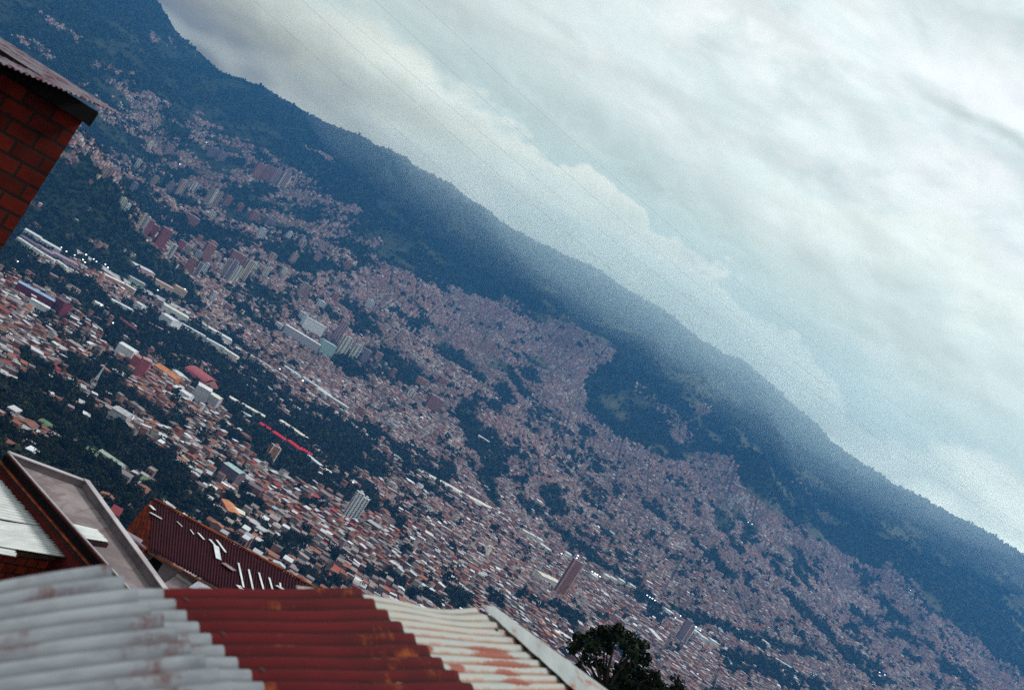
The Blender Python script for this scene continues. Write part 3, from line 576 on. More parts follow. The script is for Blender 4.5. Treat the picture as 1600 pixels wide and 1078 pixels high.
# floodlights: lit
lm = bpy.data.materials.new('lit_lamp'); lm.use_nodes = True; q = NG(lm.node_tree); q.n.clear()
em = q.node('ShaderNodeEmission', {0: (0.85, 0.95, 1.0, 1), 1: 5.0}); q.node('ShaderNodeOutputMaterial', {0: em.outputs[0]})
LP = [(92,389),(100,395),(113,401),(131,400),(126,408),(129,412),(143,407),(147,411),(161,415),(165,420),(154,428),(23,412),(154,480),(172,508),(398,580),(434,578),(470,596),(547,757),(560,550),(286,453),(243,455),
      (300,214),(321,222),(279,256),(332,300),(276,382),(874,866),(898,873),(900,869),(922,894),(926,897),(930,899),(934,902),(1008,931),(1012,934),(1016,936),(1020,939),(1052,966),(1060,963),(1084,980),(1091,986),(1167,815),(1173,818),(1421,921),(1372,1050),(1380,1054)]
lp0 = None
cnt = {}
for k, (x_, y_) in enumerate(LP):
    zone = 'along the motorway' if x_ < 200 and y_ < 450 else 'in the left town' if x_ < 300 and y_ > 440 else 'on the far left slope' if x_ < 400 and y_ < 400 else 'near the park and sheds' if x_ < 600 else 'by the valley road' if x_ < 1040 and y_ > 700 else 'at the floodlit yard' if x_ < 1100 else 'on the dense right slope'
    cnt.setdefault(zone, []).append((x_*cr+y_*sr, k))
rank = {}
for z_, l_ in cnt.items():
    for j, (u_, k) in enumerate(sorted(l_)): rank[k] = (z_, ordw[j] if j < 12 else 'last')
for k, (x_, y_) in enumerate(LP):
    gp = G(x_, y_+4); s_ = gp.y/F
    t = empty('floodlight_mast', gp, 0, label='white floodlight on mast '+rank[k][0]+', '+rank[k][1]+' from left', cat='floodlight', group='lit floodlights in the valley')
    if lp0 is None:
        pole = MB().tube([(0, 0, -2), (0, 0, 9)], .25, 6).mesh('pole', [MAT['grey']])
        mb = MB(); 
        for j in range(6):
            a0, a1 = j*math.pi/3, (j+1)*math.pi/3
            for (ra, za), (rb, zb) in (((.25, 8.6), (1, 9.1)), ((1, 9.1), (1, 10)), ((1, 10), (.3, 10.5))):
                mb.face([(ra*math.cos(a0), ra*math.sin(a0), za), (ra*math.cos(a1), ra*math.sin(a1), za), (rb*math.cos(a1), rb*math.sin(a1), zb), (rb*math.cos(a0), rb*math.sin(a0), zb)])
        head = mb.mesh('lamp_head', [lm]); lp0 = (pole, head)
    p_ = link('pole', lp0[0], t); h_ = link('lamp_head', lp0[1], t)
    r_ = min(1.15*s_*.95, 2.0)*(.75+.5*random.random()); h_.scale = (r_, r_, 1)
# roads
def road(name, pts, w, col):
    P_ = [G(*p) for p in pts]; L = []; R = []
    Q = []
    for a_, b_ in zip(P_[:-1], P_[1:]):
        n = max(2, int((b_-a_).length/15))
        Q += [a_.lerp(b_, k/n) for k in range(n)]
    Q.append(P_[-1]); mb = MB()
    for i, p in enumerate(Q):
        d = (Q[min(i+1, len(Q)-1)]-Q[max(i-1, 0)]); d.z = 0; d.normalize(); s = Vector((-d.y, d.x, 0))*w/2
        l_, r_ = p+s, p-s
        for v_ in (l_, r_): v_.z = float(hz(v_.x, v_.y))+1.2
        L.append(l_); R.append(r_)
        if i % 2 == 0: exc(p, w*.5+2)
    for i in range(len(Q)-1): mb.face([L[i], R[i], R[i+1], L[i+1]])
    o = mb.build(name, MAT[col]); tag(o, kind='structure')
road('motorway', [(120,394),(180,432),(240,462),(300,492),(400,560),(470,604),(540,655),(640,728),(720,772),(800,818),(880,872),(960,922),(1040,962),(1120,992)], 22, 'grey')
road('station_track', [(650,732),(700,758),(740,780),(790,806)], 26, 'cream')
road('road', [(1124,978),(1136,1000),(1133,1022),(1148,1046)], 9, 'grey')
road('road', [(540,742),(580,748),(606,742),(612,728),(590,700)], 8, 'tan')
road('road', [(0,480),(60,515),(120,560),(180,598)], 9, 'dim')
road('road', [(262,478),(330,520),(400,572),(440,600)], 10, 'tan')
road('road', [(60,640),(130,700),(200,745),(240,780)], 5, 'tan')

# ------------------------------------------------------------------ the town: candidate plots on rotated street grids
EX = np.array(EXC)
def clear_of(x, y, pad):
    ok = np.ones(len(x), bool)
    for ex, ey, er in EXC: ok &= (x-ex)**2+(y-ey)**2 > (er+pad)**2
    return ok
def in_frame(x, y, z, mg=40):
    px, py = proj(x, y, z); return (px > -mg) & (px < 1600+mg) & (py > -mg) & (py < 1078+mg)
def in_poly(px, py, pts):
    ins = np.zeros(len(px), bool); n = len(pts)
    for i in range(n):
        x1, y1 = pts[i]; x2, y2 = pts[(i+1) % n]
        if y1 == y2: continue
        ins ^= ((y1 > py) != (y2 > py)) & (px < (x2-x1)*(py-y1)/(y2-y1)+x1)
    return ins
NEARROOF = [(-50,700),(12,705),(136,750),(200,850),(234,780),(470,915),(560,922),(690,958),(760,945),(950,1085),(950,1200),(-50,1200)]
HOUSEWALL = [(-50,30),(185,178),(145,172),(-5,390),(-50,390)]
P = []
for cy in np.arange(560, 6300, 330):
    hw = cy*0.62+350
    for cx in np.arange(-hw, hw, 330):
        th = RS.uniform(-.55, .55) if cy < 2400 else RS.uniform(-.35, .35)
        rows = np.arange(-260, 260, 1.0); rows = np.array([r for k, r in enumerate(np.cumsum(np.tile([10.5, 17.0], 19))-260)])
        cols = np.arange(-260, 260, 8.6); cols = cols[(np.arange(len(cols)) % 13) != 0]
        A, B = np.meshgrid(cols, rows); A = A.ravel()+RS.uniform(-.8, .8, A.size); B = B.ravel()+RS.uniform(-.8, .8, B.size)
        X = cx+A*math.cos(th)-B*math.sin(th); Y = cy+A*math.sin(th)+B*math.cos(th)
        k = (np.abs(X-cx) < 165) & (np.abs(Y-cy) < 165)
        P.append(np.stack([X[k], Y[k], np.full(k.sum(), th)], 1))
P = np.concatenate(P); Zp = hz(P[:, 0], P[:, 1])
k = in_frame(P[:, 0], P[:, 1], Zp, 30) | ((np.abs(P[:, 0]) < P[:, 1]*.75+100) & (RS.rand(len(P)) < .25)); P, Zp = P[k], Zp[k]
dn = cover_xy(P[:, 0], P[:, 1], Zp); k = (RS.rand(len(P)) < dn*0.96) & (dn > .12); P, Zp, dn = P[k], Zp[k], dn[k]
k = clear_of(P[:, 0], P[:, 1], 5); P, Zp, dn = P[k], Zp[k], dn[k]
N = len(P); print('houses', N)
near = P[:, 1] < 2300
W = RS.uniform(6.2, 8.8, N); D = RS.uniform(8.0, 12.5, N)
big = RS.rand(N) < np.where(near, .045, .02); W = np.where(big, W*RS.uniform(1.5, 2.6, N), W); D = np.where(big, D*1.4, D)
H = 2.6*RS.choice([1, 2, 3, 4], N, p=[.40, .36, .18, .06])+RS.uniform(-.2, .8, N)
TH = P[:, 2]+RS.choice([0, math.pi/2], N, p=[.75, .25])+RS.uniform(-.04, .04, N)
WALLC = np.array([(.27,.11,.08),(.31,.14,.10),(.22,.10,.085),(.34,.19,.15),(.40,.33,.28),(.52,.50,.46),(.28,.22,.21),(.30,.10,.06),(.46,.36,.22),(.30,.33,.38)])
WP = [.22,.19,.14,.14,.09,.055,.10,.035,.015,.015]
ROOFC = np.array([(.62,.64,.66),(.42,.42,.43),(.24,.20,.20),(.20,.075,.05),(.30,.11,.06),(.16,.12,.12),(.30,.24,.22),(.38,.045,.04),(.25,.36,.44)])
RPn = np.array([.13,.13,.16,.15,.12,.13,.15,.022,.008]); RPf = np.array([.035,.10,.22,.12,.08,.20,.235,.005,.005])
wi = RS.choice(len(WALLC), N, p=WP); cl_ = vn(P[:, 0]/90, P[:, 1]/120, 95); wi = np.where((RS.rand(N) < .6), np.clip((cl_*1.15*10).astype(int), 0, 9)*0+np.array([2, 0, 3, 1, 6, 3, 4, 0, 5, 1])[np.clip((cl_*10).astype(int), 0, 9)], wi); ri = np.where(P[:, 1] < 1900, RS.choice(9, N, p=RPn), RS.choice(9, N, p=RPf))
WC = WALLC[wi]*RS.uniform(.75, 1.15, (N, 1)); RC = ROOFC[ri]*RS.uniform(.75, 1.15, (N, 1))
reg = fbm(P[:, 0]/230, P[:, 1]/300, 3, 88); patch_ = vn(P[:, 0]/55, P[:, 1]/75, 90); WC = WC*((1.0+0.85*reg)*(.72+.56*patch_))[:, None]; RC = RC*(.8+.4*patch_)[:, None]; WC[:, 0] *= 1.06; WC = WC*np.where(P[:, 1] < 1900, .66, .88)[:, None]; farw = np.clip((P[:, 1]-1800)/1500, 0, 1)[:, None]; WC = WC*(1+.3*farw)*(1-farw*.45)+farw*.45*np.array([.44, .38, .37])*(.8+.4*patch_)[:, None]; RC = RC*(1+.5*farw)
# the 300 largest in the picture become houses of their own
pxh, pyh = proj(P[:, 0], P[:, 1], Zp+H/2)
vis = (pxh > 2) & (pxh < 1598) & (pyh > 2) & (pyh < 1076) & ~in_poly(pxh, pyh, NEARROOF) & ~in_poly(pxh, pyh, HOUSEWALL)
score = np.where(vis, (W*H+W*D*.25)/(P[:, 1]**2), 0)
own = np.argsort(-score)[:292]; is_own = np.zeros(N, bool); is_own[own] = True
def boxes(idx, name):
    n = len(idx); c_, s_ = np.cos(TH[idx]), np.sin(TH[idx]); w, d, h = W[idx]/2, D[idx]/2, H[idx]
    kind = RS.rand(n); shed = np.where(kind < .45, RS.uniform(.5, 1.4, n), 0.0)*np.where(RS.rand(n) < .5, 1, -1)
    cor = [(-1,-1),(1,-1),(1,1),(-1,1)]; V_ = np.zeros((n, 12, 3))
    for j, (a, b) in enumerate(cor):
        X = a*w; Y = b*d
        V_[:, j, 0] = P[idx, 0]+X*c_-Y*s_; V_[:, j, 1] = P[idx, 1]+X*s_+Y*c_; V_[:, j, 2] = Zp[idx]-6
        V_[:, 4+j, :2] = V_[:, j, :2]; V_[:, 4+j, 2] = Zp[idx]+h
        X = a*(w+.35); Y = b*(d+.35)
        V_[:, 8+j, 0] = P[idx, 0]+X*c_-Y*s_; V_[:, 8+j, 1] = P[idx, 1]+X*s_+Y*c_; V_[:, 8+j, 2] = Zp[idx]+h+.15+b*shed*.5+abs(shed)*.5
    fb = np.array([(0,1,5,4),(1,2,6,5),(2,3,7,6),(3,0,4,7),(8,9,10,11)])
    Fb = (np.arange(n)[:, None, None]*12+fb[None]).reshape(-1, 4)
    C = np.zeros((n, 5, 3)); C[:, :4] = WC[idx][:, None]; C[:, 4] = RC[idx]
    C[:, 1] *= .97
    verts = [V_.reshape(-1, 3)]; faces = [Fb]; cols = [C.reshape(-1, 3)]
    # door and window openings on the nearer ones: dark panels standing 5 cm proud
    ni = np.where(P[idx, 1] < 3400)[0]; base = n*12
    for (u0_, u1_, z0_, z1_) in ((-.7, -.25, .25, .75), (.2, .65, .3, .8)):
        for side in (-1, 1):
            j_ = ni[RS.rand(len(ni)) < .75]; m = len(j_); q_ = idx[j_]; VV = np.zeros((m, 4, 3))
            for t_, (uu, zz) in enumerate(((u0_, z0_), (u1_, z0_), (u1_, z1_), (u0_, z1_))):
                X = uu*w[j_]; Y = side*(d[j_]+.06); VV[:, t_, 0] = P[q_, 0]+X*c_[j_]-Y*s_[j_]; VV[:, t_, 1] = P[q_, 1]+X*s_[j_]+Y*c_[j_]
                VV[:, t_, 2] = Zp[q_]+h[j_]-2.9+zz*2.6
            verts.append(VV.reshape(-1, 3)); faces.append(base+np.arange(m*4).reshape(m, 4)); cols.append(np.tile([[.03, .028, .032]], (m, 1))); base += m*4
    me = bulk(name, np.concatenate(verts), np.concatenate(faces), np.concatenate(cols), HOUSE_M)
    return link(name, me)
rest = np.where(~is_own)[0]
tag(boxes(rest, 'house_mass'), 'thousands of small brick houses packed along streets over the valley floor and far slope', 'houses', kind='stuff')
# prototypes for the houses of their own: unit wall block, roof kinds
ROOFN = ['white metal', 'grey metal', 'dull brown', 'dark rust red', 'orange tile', 'dark', 'tan concrete', 'bright red', 'pale blue']
WALLN = ['brick', 'light brick', 'dark brick', 'pinkish', 'pale plaster', 'white', 'grey', 'red brick', 'yellowish', 'bluish']
RM = [simple('roof_'+n.replace(' ', '_'), tuple(ROOFC[i]), tuple(ROOFC[i]*.62), .35, .7, island=.35) for i, n in enumerate(ROOFN)]
WM = [simple('wall_'+n.replace(' ', '_'), tuple(WALLC[i]*.75), tuple(WALLC[i]*.45), .5, .85, island=.35) for i, n in enumerate(WALLN)]
wallp = {}
def wall_mesh(i, hb):
    if (i, hb) not in wallp:
        wallp[(i, hb)] = MB().box(-.5, -.5, -6, .5, .5, 1).mesh('wall', [WM[i]])
    return wallp[(i, hb)]
openp = MB()
def opening_mesh(name, x0, x1, z0, z1): return MB().box(x0, -.53, z0, x1, -.49, z1).mesh(name, [DARK])
winp = [opening_mesh('window', .12, .36, .45, .8), opening_mesh('window', -.38, -.12, .5, .82)]; doorp = opening_mesh('door', -.34, -.16, 0, .34)
roofp = {}
def roof_mesh(i, kind):
    if (i, kind) not in roofp:
        mb = MB()
        if kind == 0: mb.hexa([(-.54,-.54,0),(.54,-.54,0),(.54,.54,.0),(-.54,.54,.0),(-.54,-.54,.25),(.54,-.54,.25),(.54,.54,1.1),(-.54,.54,1.1)])
        elif kind == 1:
            mb.hexa([(-.54,-.54,0),(.54,-.54,0),(.54,0,1.1),(-.54,0,1.1),(-.54,-.54,.2),(.54,-.54,.2),(.54,0,1.3),(-.54,0,1.3)])
            mb.hexa([(-.54,0,1.1),(.54,0,1.1),(.54,.54,0),(-.54,.54,0),(-.54,0,1.3),(.54,0,1.3),(.54,.54,.2),(-.54,.54,.2)])
            mb.face([(-.48,-.48,.02),(-.48,0,1.08),(-.48,.48,.02)]).face([(.48,-.48,.02),(.48,.48,.02),(.48,0,1.08)])
        else:
            mb.box(-.5,-.5,.01,.5,.5,.22); mb.box(-.52,-.52,.22,.52,-.46,.9); mb.box(-.52,.46,.22,.52,.52,.9); mb.box(-.52,-.46,.22,-.47,.46,.9); mb.box(.47,-.46,.22,.52,.46,.9)
        roofp[(i, kind)] = mb.mesh('roof', [RM[i]])
    return roofp[(i, kind)]
LMK = [((150,590),'near the church spire'),((120,520),'in the left town above the church'),((30,500),'by the long dark red building'),((40,670),'in the wooded village'),((140,715),'in the wooded village'),((220,740),'in the wooded village'),((205,600),'right of the church'),
       ((260,660),'beyond the near wood'),((300,690),'beyond the near wood'),((350,755),'by the frame building'),((400,800),'beyond the dark red roof'),((370,835),'over the dark red roof edge'),((425,770),'below the orange tower block'),((450,870),'over the dark red roof edge'),
       ((500,830),'left of the white grooved tower'),((545,860),'below the white grooved tower'),((600,900),'above the rusty sheet roof'),((700,930),'above the rusty sheet roof'),((820,990),'left of the dark near tree'),((1000,1040),'right of the dark near tree')]
rows = []
for i in own:
    z_ = min(LMK, key=lambda L_: (L_[0][0]-pxh[i])**2+(L_[0][1]-pyh[i])**2)[1]
    rows.append((z_, ri[i], pxh[i]*cr+pyh[i]*sr, i))
cntd = {}
for r_ in rows: cntd.setdefault((r_[0], r_[1]), []).append(r_)
def ordinal(n):
    if n < 12: return ordw[n]
    n += 1; return str(n)+('th' if 10 < n % 100 < 14 else {1: 'st', 2: 'nd', 3: 'rd'}.get(n % 10, 'th'))
for (z_, c_), l_ in cntd.items():
    l_.sort(key=lambda r: r[2])
    for j, (_, _, _, i) in enumerate(l_):
        sz = 'wide' if W[i] > 11 else 'small'
        lb = 'house, '+ROOFN[c_]+' roof, '+z_+(', '+ordinal(j)+' from left' if len(l_) > 1 else '')
        t = empty('house', (P[i, 0], P[i, 1], Zp[i]), TH[i] if math.cos(TH[i]) > .4 else TH[i], label=lb, cat='house', group='houses of the near town')
        w = link('wall', wall_mesh(int(wi[i]), 0), t); w.scale = (W[i], D[i], H[i])
        kd = int(RS.choice(3, p=[.5, .25, .25])) if c_ in (2, 5, 6) else int(RS.choice(2, p=[.6, .4]))
        if c_ in (3, 4): kd = 1
        r = link('roof', roof_mesh(int(c_), kd), t); r.location = (0, 0, H[i]+.02); r.scale = (W[i], D[i], 1.2 if kd < 2 else .9)
        if P[i, 1] < 1150:
            for wm_, nm in ((winp[0], 'window'), (winp[1], 'window'), (doorp, 'door')):
                x_ = link(nm, wm_, t); x_.scale = (W[i], D[i], H[i])

# ------------------------------------------------------------------ trees
def quad_crowns(cx, cy, cz, rad, hgt, nq, qs, colr, seed, gaps=True):
    """leaf clumps spread through an uneven crown: returns verts, faces, cols"""
    rs = np.random.RandomState(seed); n = len(cx)
    d = rs.normal(size=(n, nq, 3)); d /= np.linalg.norm(d, axis=2, keepdims=True)+1e-9
    r = rs.uniform(.45, 1.0, (n, nq, 1))**.6
    lob = 1+.28*np.sin(d[..., :1]*3+rs.uniform(0, 6, (n, 1, 1)))*np.cos(d[..., 1:2]*3+rs.uniform(0, 6, (n, 1, 1)))
    c = d*r*lob; c = c*np.stack([rad, rad, hgt], 1)[:, None]+np.stack([cx, cy, cz], 1)[:, None]
    a = rs.normal(size=(n, nq, 3))*.6+d*0; nrm = d+a; nrm /= np.linalg.norm(nrm, axis=2, keepdims=True)
    up = np.cross(nrm, rs.normal(size=(n, nq, 3))); up /= np.linalg.norm(up, axis=2, keepdims=True)+1e-9; sd_ = np.cross(nrm, up)
    q = qs[:, None, None]*rs.uniform(.6, 1.25, (n, nq, 1))
    V_ = np.stack([c-sd_*q-up*q*.6, c+sd_*q*.8-up*q, c+sd_*q+up*q*.7, c-sd_*q*.7+up*q], 2)
    Fq = np.arange(n*nq*4).reshape(-1, 4)
    C = colr[:, None]*rs.uniform(.55, 1.5, (n, nq, 1))
    return V_.reshape(-1, 3), Fq, C.reshape(-1, 3)
TG = np.array([(.011,.019,.008),(.020,.030,.011),(.007,.013,.008),(.036,.040,.015),(.026,.018,.012)])
def scatter(y0, y1, step, keep=1.0):
    out_ = []
    for ys in np.arange(y0, y1, step):
        hw = ys*.66+150; xs = np.arange(-hw, hw, step); out_.append(np.stack([xs+RS.uniform(-.5, .5, len(xs))*step, ys+RS.uniform(-.5, .5, len(xs))*step], 1))
    a = np.concatenate(out_); a = a[RS.rand(len(a)) < keep]; z = hz(a[:, 0], a[:, 1])
    k = in_frame(a[:, 0], a[:, 1], z+5, 25); a, z = a[k], z[k]
    c_ = cover_xy(a[:, 0], a[:, 1], z); pr = np.where(c_ < .12, .93, np.where(c_ < .6, .75*(1-c_), .05+.25*(1-c_)))
    k = RS.rand(len(a)) < pr; a, z = a[k], z[k]; k = clear_of(a[:, 0], a[:, 1], -1.0); a, z = a[k], z[k]
    px_, py_ = proj(a[:, 0], a[:, 1], z+5); k = ~in_poly(px_, py_, HOUSEWALL) & (~in_poly(px_, py_, NEARROOF) | (py_ < 900)); return a[k], z[k], px_[k], py_[k]
bands = [(620, 1500, 8.5, 60), (1500, 2700, 10.5, 30), (2700, 4600, 13, 14), (4600, 6650, 17, 9)]
V_, F_, C_ = [], [], []; off = 0; TREES = None
for bi, (y0, y1, st_, nq) in enumerate(bands):
    a, z, px_, py_ = scatter(y0, y1, st_)
    n = len(a); rad = RS.uniform(2.6, 5.2, n)*np.where(RS.rand(n) < .18, 1.6, 1)*(1.1 if bi < 2 else 1.3); hgt = rad*RS.uniform(.7, 1.1, n)
    pn_ = fbm(a[:, 0]/170, a[:, 1]/240, 5, 41); k_ = ~((pn_ > .60) & (a[:, 1] > 3900) & (RS.rand(n) < .85))
    a, z, rad, hgt, px_, py_ = a[k_], z[k_], rad[k_], hgt[k_], px_[k_], py_[k_]; n = len(a)
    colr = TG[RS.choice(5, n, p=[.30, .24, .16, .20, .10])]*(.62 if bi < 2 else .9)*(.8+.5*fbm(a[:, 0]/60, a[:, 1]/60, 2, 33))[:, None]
    if bi == 0:
        cov0 = (px_ > 5) & (px_ < 1595) & (py_ > 5) & (py_ < 1070) & ~in_poly(px_, py_, NEARROOF)
        sc_ = np.where(cov0, rad/a[:, 1], 0); own_t = np.argsort(-sc_)[:285]; io = np.zeros(n, bool); io[own_t] = True
        TREES = (a[io], z[io], rad[io], hgt[io], px_[io], py_[io]); a, z, rad, hgt, colr = a[~io], z[~io], rad[~io], hgt[~io], colr[~io]; n = len(a)
    if n == 0: continue
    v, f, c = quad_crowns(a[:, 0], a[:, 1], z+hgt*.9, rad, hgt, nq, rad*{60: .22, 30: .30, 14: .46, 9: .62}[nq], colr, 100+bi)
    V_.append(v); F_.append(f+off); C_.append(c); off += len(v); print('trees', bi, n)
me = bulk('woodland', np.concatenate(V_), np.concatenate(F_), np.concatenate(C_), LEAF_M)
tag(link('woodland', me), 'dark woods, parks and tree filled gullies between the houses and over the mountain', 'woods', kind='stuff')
crowns = []
for j in range(8):
    rs = np.random.RandomState(300+j); nl = 7; ang = rs.uniform(0, 6.28, nl); rr_ = rs.uniform(.25, .62, nl)
    lx, ly, lz = np.cos(ang)*rr_, np.sin(ang)*rr_, rs.uniform(-.25, .45, nl); lr = rs.uniform(.38, .6, nl)
    col_ = np.tile(TG[j % 5][None]*.62, (nl, 1))*rs.uniform(.75, 1.25, (nl, 1))
    v, f, c = quad_crowns(lx, ly, lz, lr, lr*.8, 70, np.full(nl, .085), col_, 400+j)
    crowns.append(bulk('crown', v, f, c, LEAF_M))
trunkp = MB().tube([(0, 0, -1.2), (.03, 0, -.4), (0, .03, .3)], 1, 6, taper=[.075, .055, .02])
for k in range(3): trunkp.tube([(0, 0, -.45), (.25*math.cos(k*2.1), .25*math.sin(k*2.1), 0), (.45*math.cos(k*2.1+.2), .45*math.sin(k*2.1+.2), .3)], 1, 5, taper=[.04, .025, .01])
trunkm = trunkp.mesh('trunk', [TRUNK])
a, z, rad, hgt, px_, py_ = TREES
TZ = [((30,610),'at the left edge of the near wood'),((110,650),'in the near wood below the church'),((60,690),'around the wooded village'),((180,735),'below the wooded village'),((200,690),'in the middle of the near wood'),((250,740),'in the wood left of the dark red roof'),((310,790),'in the wood over the dark red roof'),
      ((130,740),'just behind the concrete roof slab'),((180,790),'right behind the concrete roof slab'),((30,560),'among the left town houses'),((170,600),'beside the church'),((480,900),'over the dark red roof end'),((400,820),'among houses over the dark red roof'),((600,920),'over the red sheet roof'),((800,980),'left of the near dark tree'),((350,780),'by the open frame building')]
TN = ['dark green', 'green', 'blackish green', 'lighter olive', 'brownish']
cntd = {}
for i in range(len(a)):
    cj = i % 8; z_ = min(TZ, key=lambda L_: (L_[0][0]-px_[i])**2+(L_[0][1]-py_[i])**2)[1]
    cntd.setdefault((z_, cj % 5), []).append((px_[i]*cr+py_[i]*sr, i, cj))
for (z_, tj), l_ in cntd.items():
    l_.sort()
    for j, (_, i, cj) in enumerate(l_):
        t = empty('tree', (a[i, 0], a[i, 1], z[i]), RS.uniform(0, 6), label=('broad ' if rad[i] > 5.2 else 'round ')+TN[tj]+' tree '+z_+(', '+ordinal(j)+' from left' if len(l_) > 1 else ''), cat='tree', group='trees of the near woods')
        c = link('crown', crowns[cj], t); c.location = (0, 0, hgt[i]*1.15); c.scale = (rad[i], rad[i], hgt[i]*1.1)
        c = link('trunk', trunkm, t); c.location = (0, 0, hgt[i]*1.15); c.scale = (rad[i], rad[i], hgt[i]*1.1)

# ------------------------------------------------------------------ foreground
def sheetmat(name, c1, c2, rust, rust_amt, stain=(.2,.19,.18), rough=.55, metal=.0, gut=.55):
    """painted or zinc sheet; UV u runs along the corrugations, v across, in metres"""
    m_, q, b = pmat(name, rough, .12, metal)
    uv = q.node('ShaderNodeTexCoord').outputs['UV']; sx = q.node('ShaderNodeSeparateXYZ', {0: uv})
    st = q.comb(q.m('MULTIPLY', sx.outputs[0], 1.1), q.m('MULTIPLY', sx.outputs[1], 7.0), 0.0)
    n1 = q.noise(st, 1.0, 6, .65, .3); n2 = q.noise(uv, 2.2, 5, .6); n3 = q.noise(uv, 22.0, 3, .6)
    c = q.mix(q.ss(n1, .35, .65), c1, c2); c = q.mix(q.m('MULTIPLY', q.ss(n2, .52, .72), .55), c, stain)
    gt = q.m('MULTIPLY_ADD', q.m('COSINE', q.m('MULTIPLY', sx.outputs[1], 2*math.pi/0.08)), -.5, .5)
    c = q.mix(q.m('MULTIPLY', q.ss(gt, .45, 1.0), gut), c, tuple(x*.35 for x in c2))  # corrugation shading painted into the base colour, darker along each valley
    if rust_amt > 0:
        r_ = q.ss(q.m('ADD', q.m('MULTIPLY', n1, .6), q.m('ADD', q.m('MULTIPLY', n2, .5), q.m('MULTIPLY', n3, .12))), .80-rust_amt, .90-rust_amt)
        c = q.mix(r_, c, rust)
    q.l.new(c, b.inputs['Base Color']); bump(q, b, n3, .15, .01); return m_
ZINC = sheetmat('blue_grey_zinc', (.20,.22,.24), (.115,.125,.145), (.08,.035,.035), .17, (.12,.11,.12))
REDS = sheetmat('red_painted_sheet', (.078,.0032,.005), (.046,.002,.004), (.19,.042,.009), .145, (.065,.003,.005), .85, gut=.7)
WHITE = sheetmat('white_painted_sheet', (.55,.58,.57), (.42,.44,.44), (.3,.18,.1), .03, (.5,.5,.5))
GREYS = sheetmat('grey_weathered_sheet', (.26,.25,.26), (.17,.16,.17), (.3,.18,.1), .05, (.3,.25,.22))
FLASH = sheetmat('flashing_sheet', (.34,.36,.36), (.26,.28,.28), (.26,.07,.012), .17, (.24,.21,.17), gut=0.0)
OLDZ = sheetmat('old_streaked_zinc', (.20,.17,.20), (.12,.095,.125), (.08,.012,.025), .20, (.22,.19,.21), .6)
ZR = -1.45
def R0_(px, py): return PZ(px, py, ZR-.022)
_a, _b, _c, _d = R0_(566, 930), R0_(742, 952), R0_(738, 1078), R0_(915, 1078)
SHL = ((_b-_a).length*1.45+(_d-_c).length*1.8*1.2)/2; SHN = round(((_c-_a).length+(_d-_b).length)/2*1.8/.0805)
# rust that gathers in bands towards the outer end of the right hand sheet
m_, q, b = pmat('rusting_zinc', .6, .35)
uv = q.node('ShaderNodeTexCoord').outputs['UV']; sx = q.node('ShaderNodeSeparateXYZ', {0: uv}); U_, V2 = sx.outputs[0], sx.outputs[1]
n1 = q.noise(q.comb(q.m('MULTIPLY', U_, 2.6), q.m('MULTIPLY', V2, 13.0), 0.0), 1.0, 5, .7); n2 = q.noise(uv, 3.0, 5, .6); n3 = q.noise(uv, 30.0, 4, .7)
c = q.mix(q.ss(n2, .3, .7), (.27,.29,.285), (.36,.38,.37))
gut = q.m('MULTIPLY_ADD', q.m('COSINE', q.m('MULTIPLY', V2, 2*math.pi/0.08)), -.5, .5)
valley = q.m('MULTIPLY', q.ss(gut, .62, .97), q.ss(n1, .30, .50))
c = q.mix(q.m('MULTIPLY', valley, .85), c, (.20,.10,.04))
tide = q.m('MULTIPLY', q.ss(U_, .35, 1.0), q.ss(n2, .34, .62)); c = q.mix(q.m('MULTIPLY', tide, .30), c, (.27,.20,.12))
rs_ = q.m('MULTIPLY', q.m('MULTIPLY', q.ss(gut, .25, .55), q.ss(q.m('ADD', n2, q.m('MULTIPLY', n3, .25)), .60, .67)), q.m('MULTIPLY', q.ss(U_, .15, .55), q.ss(V2, .18, .34)))
rs_ = q.m('MULTIPLY', rs_, .35)
_A0, _A1 = R0_(566, 930), R0_(742, 952); _A3 = R0_(738, 1078); _A2 = R0_(915, 1078)
def suv(px, py):
    p = R0_(px, py); best = None
    e1, e2 = (_A1-_A0), (_A3-_A0); a11, a12, a22 = e1.dot(e1), e1.dot(e2), e2.dot(e2); b1, b2 = (p-_A0).dot(e1), (p-_A0).dot(e2); dt = a11*a22-a12*a12
    s_, t_ = (b1*a22-b2*a12)/dt, (a11*b2-a12*b1)/dt
    return (s_+.45)/1.45*SHL, t_/1.8*SHN*.08
for (xa, ya), (xb, yb) in (((730,1012),(778,1014)),((742,1023),(790,1023)),((755,1037),(812,1036)),((771,1050),(796,1050)),((784,1064),(812,1064)),((655,1010),(672,1013)),((700,1040),(722,1045)),((800,985),(806,992)),((838,1020),(850,1032)),((868,1052),(884,1064))):
    (ua, va), (ub, vb) = suv(xa, ya), suv(xb, yb)
    du = q.m('DIVIDE', q.m('SUBTRACT', U_, (ua+ub)/2), max(abs(ub-ua)*.62, .04)); dv = q.m('DIVIDE', q.m('SUBTRACT', V2, (va+vb)/2), .036)
    dd = q.m('ADD', q.m('ADD', q.m('MULTIPLY', du, du), q.m('MULTIPLY', dv, dv)), q.m('MULTIPLY', q.m('SUBTRACT', n3, .5), 2.4))
    c = q.mix(q.m('MULTIPLY', q.ss(dd, 1.5, .7), .95), c, (.19,.026,.003))
c = q.mix(rs_, c, (.24,.035,.006))
edge = q.m('MULTIPLY', q.ss(U_, SHL*.90, SHL*.985), q.m('MULTIPLY', q.ss(n3, .40, .55), q.ss(V2, .12, .3))); c = q.mix(q.m('MULTIPLY', edge, .8), c, (.22,.06,.045))
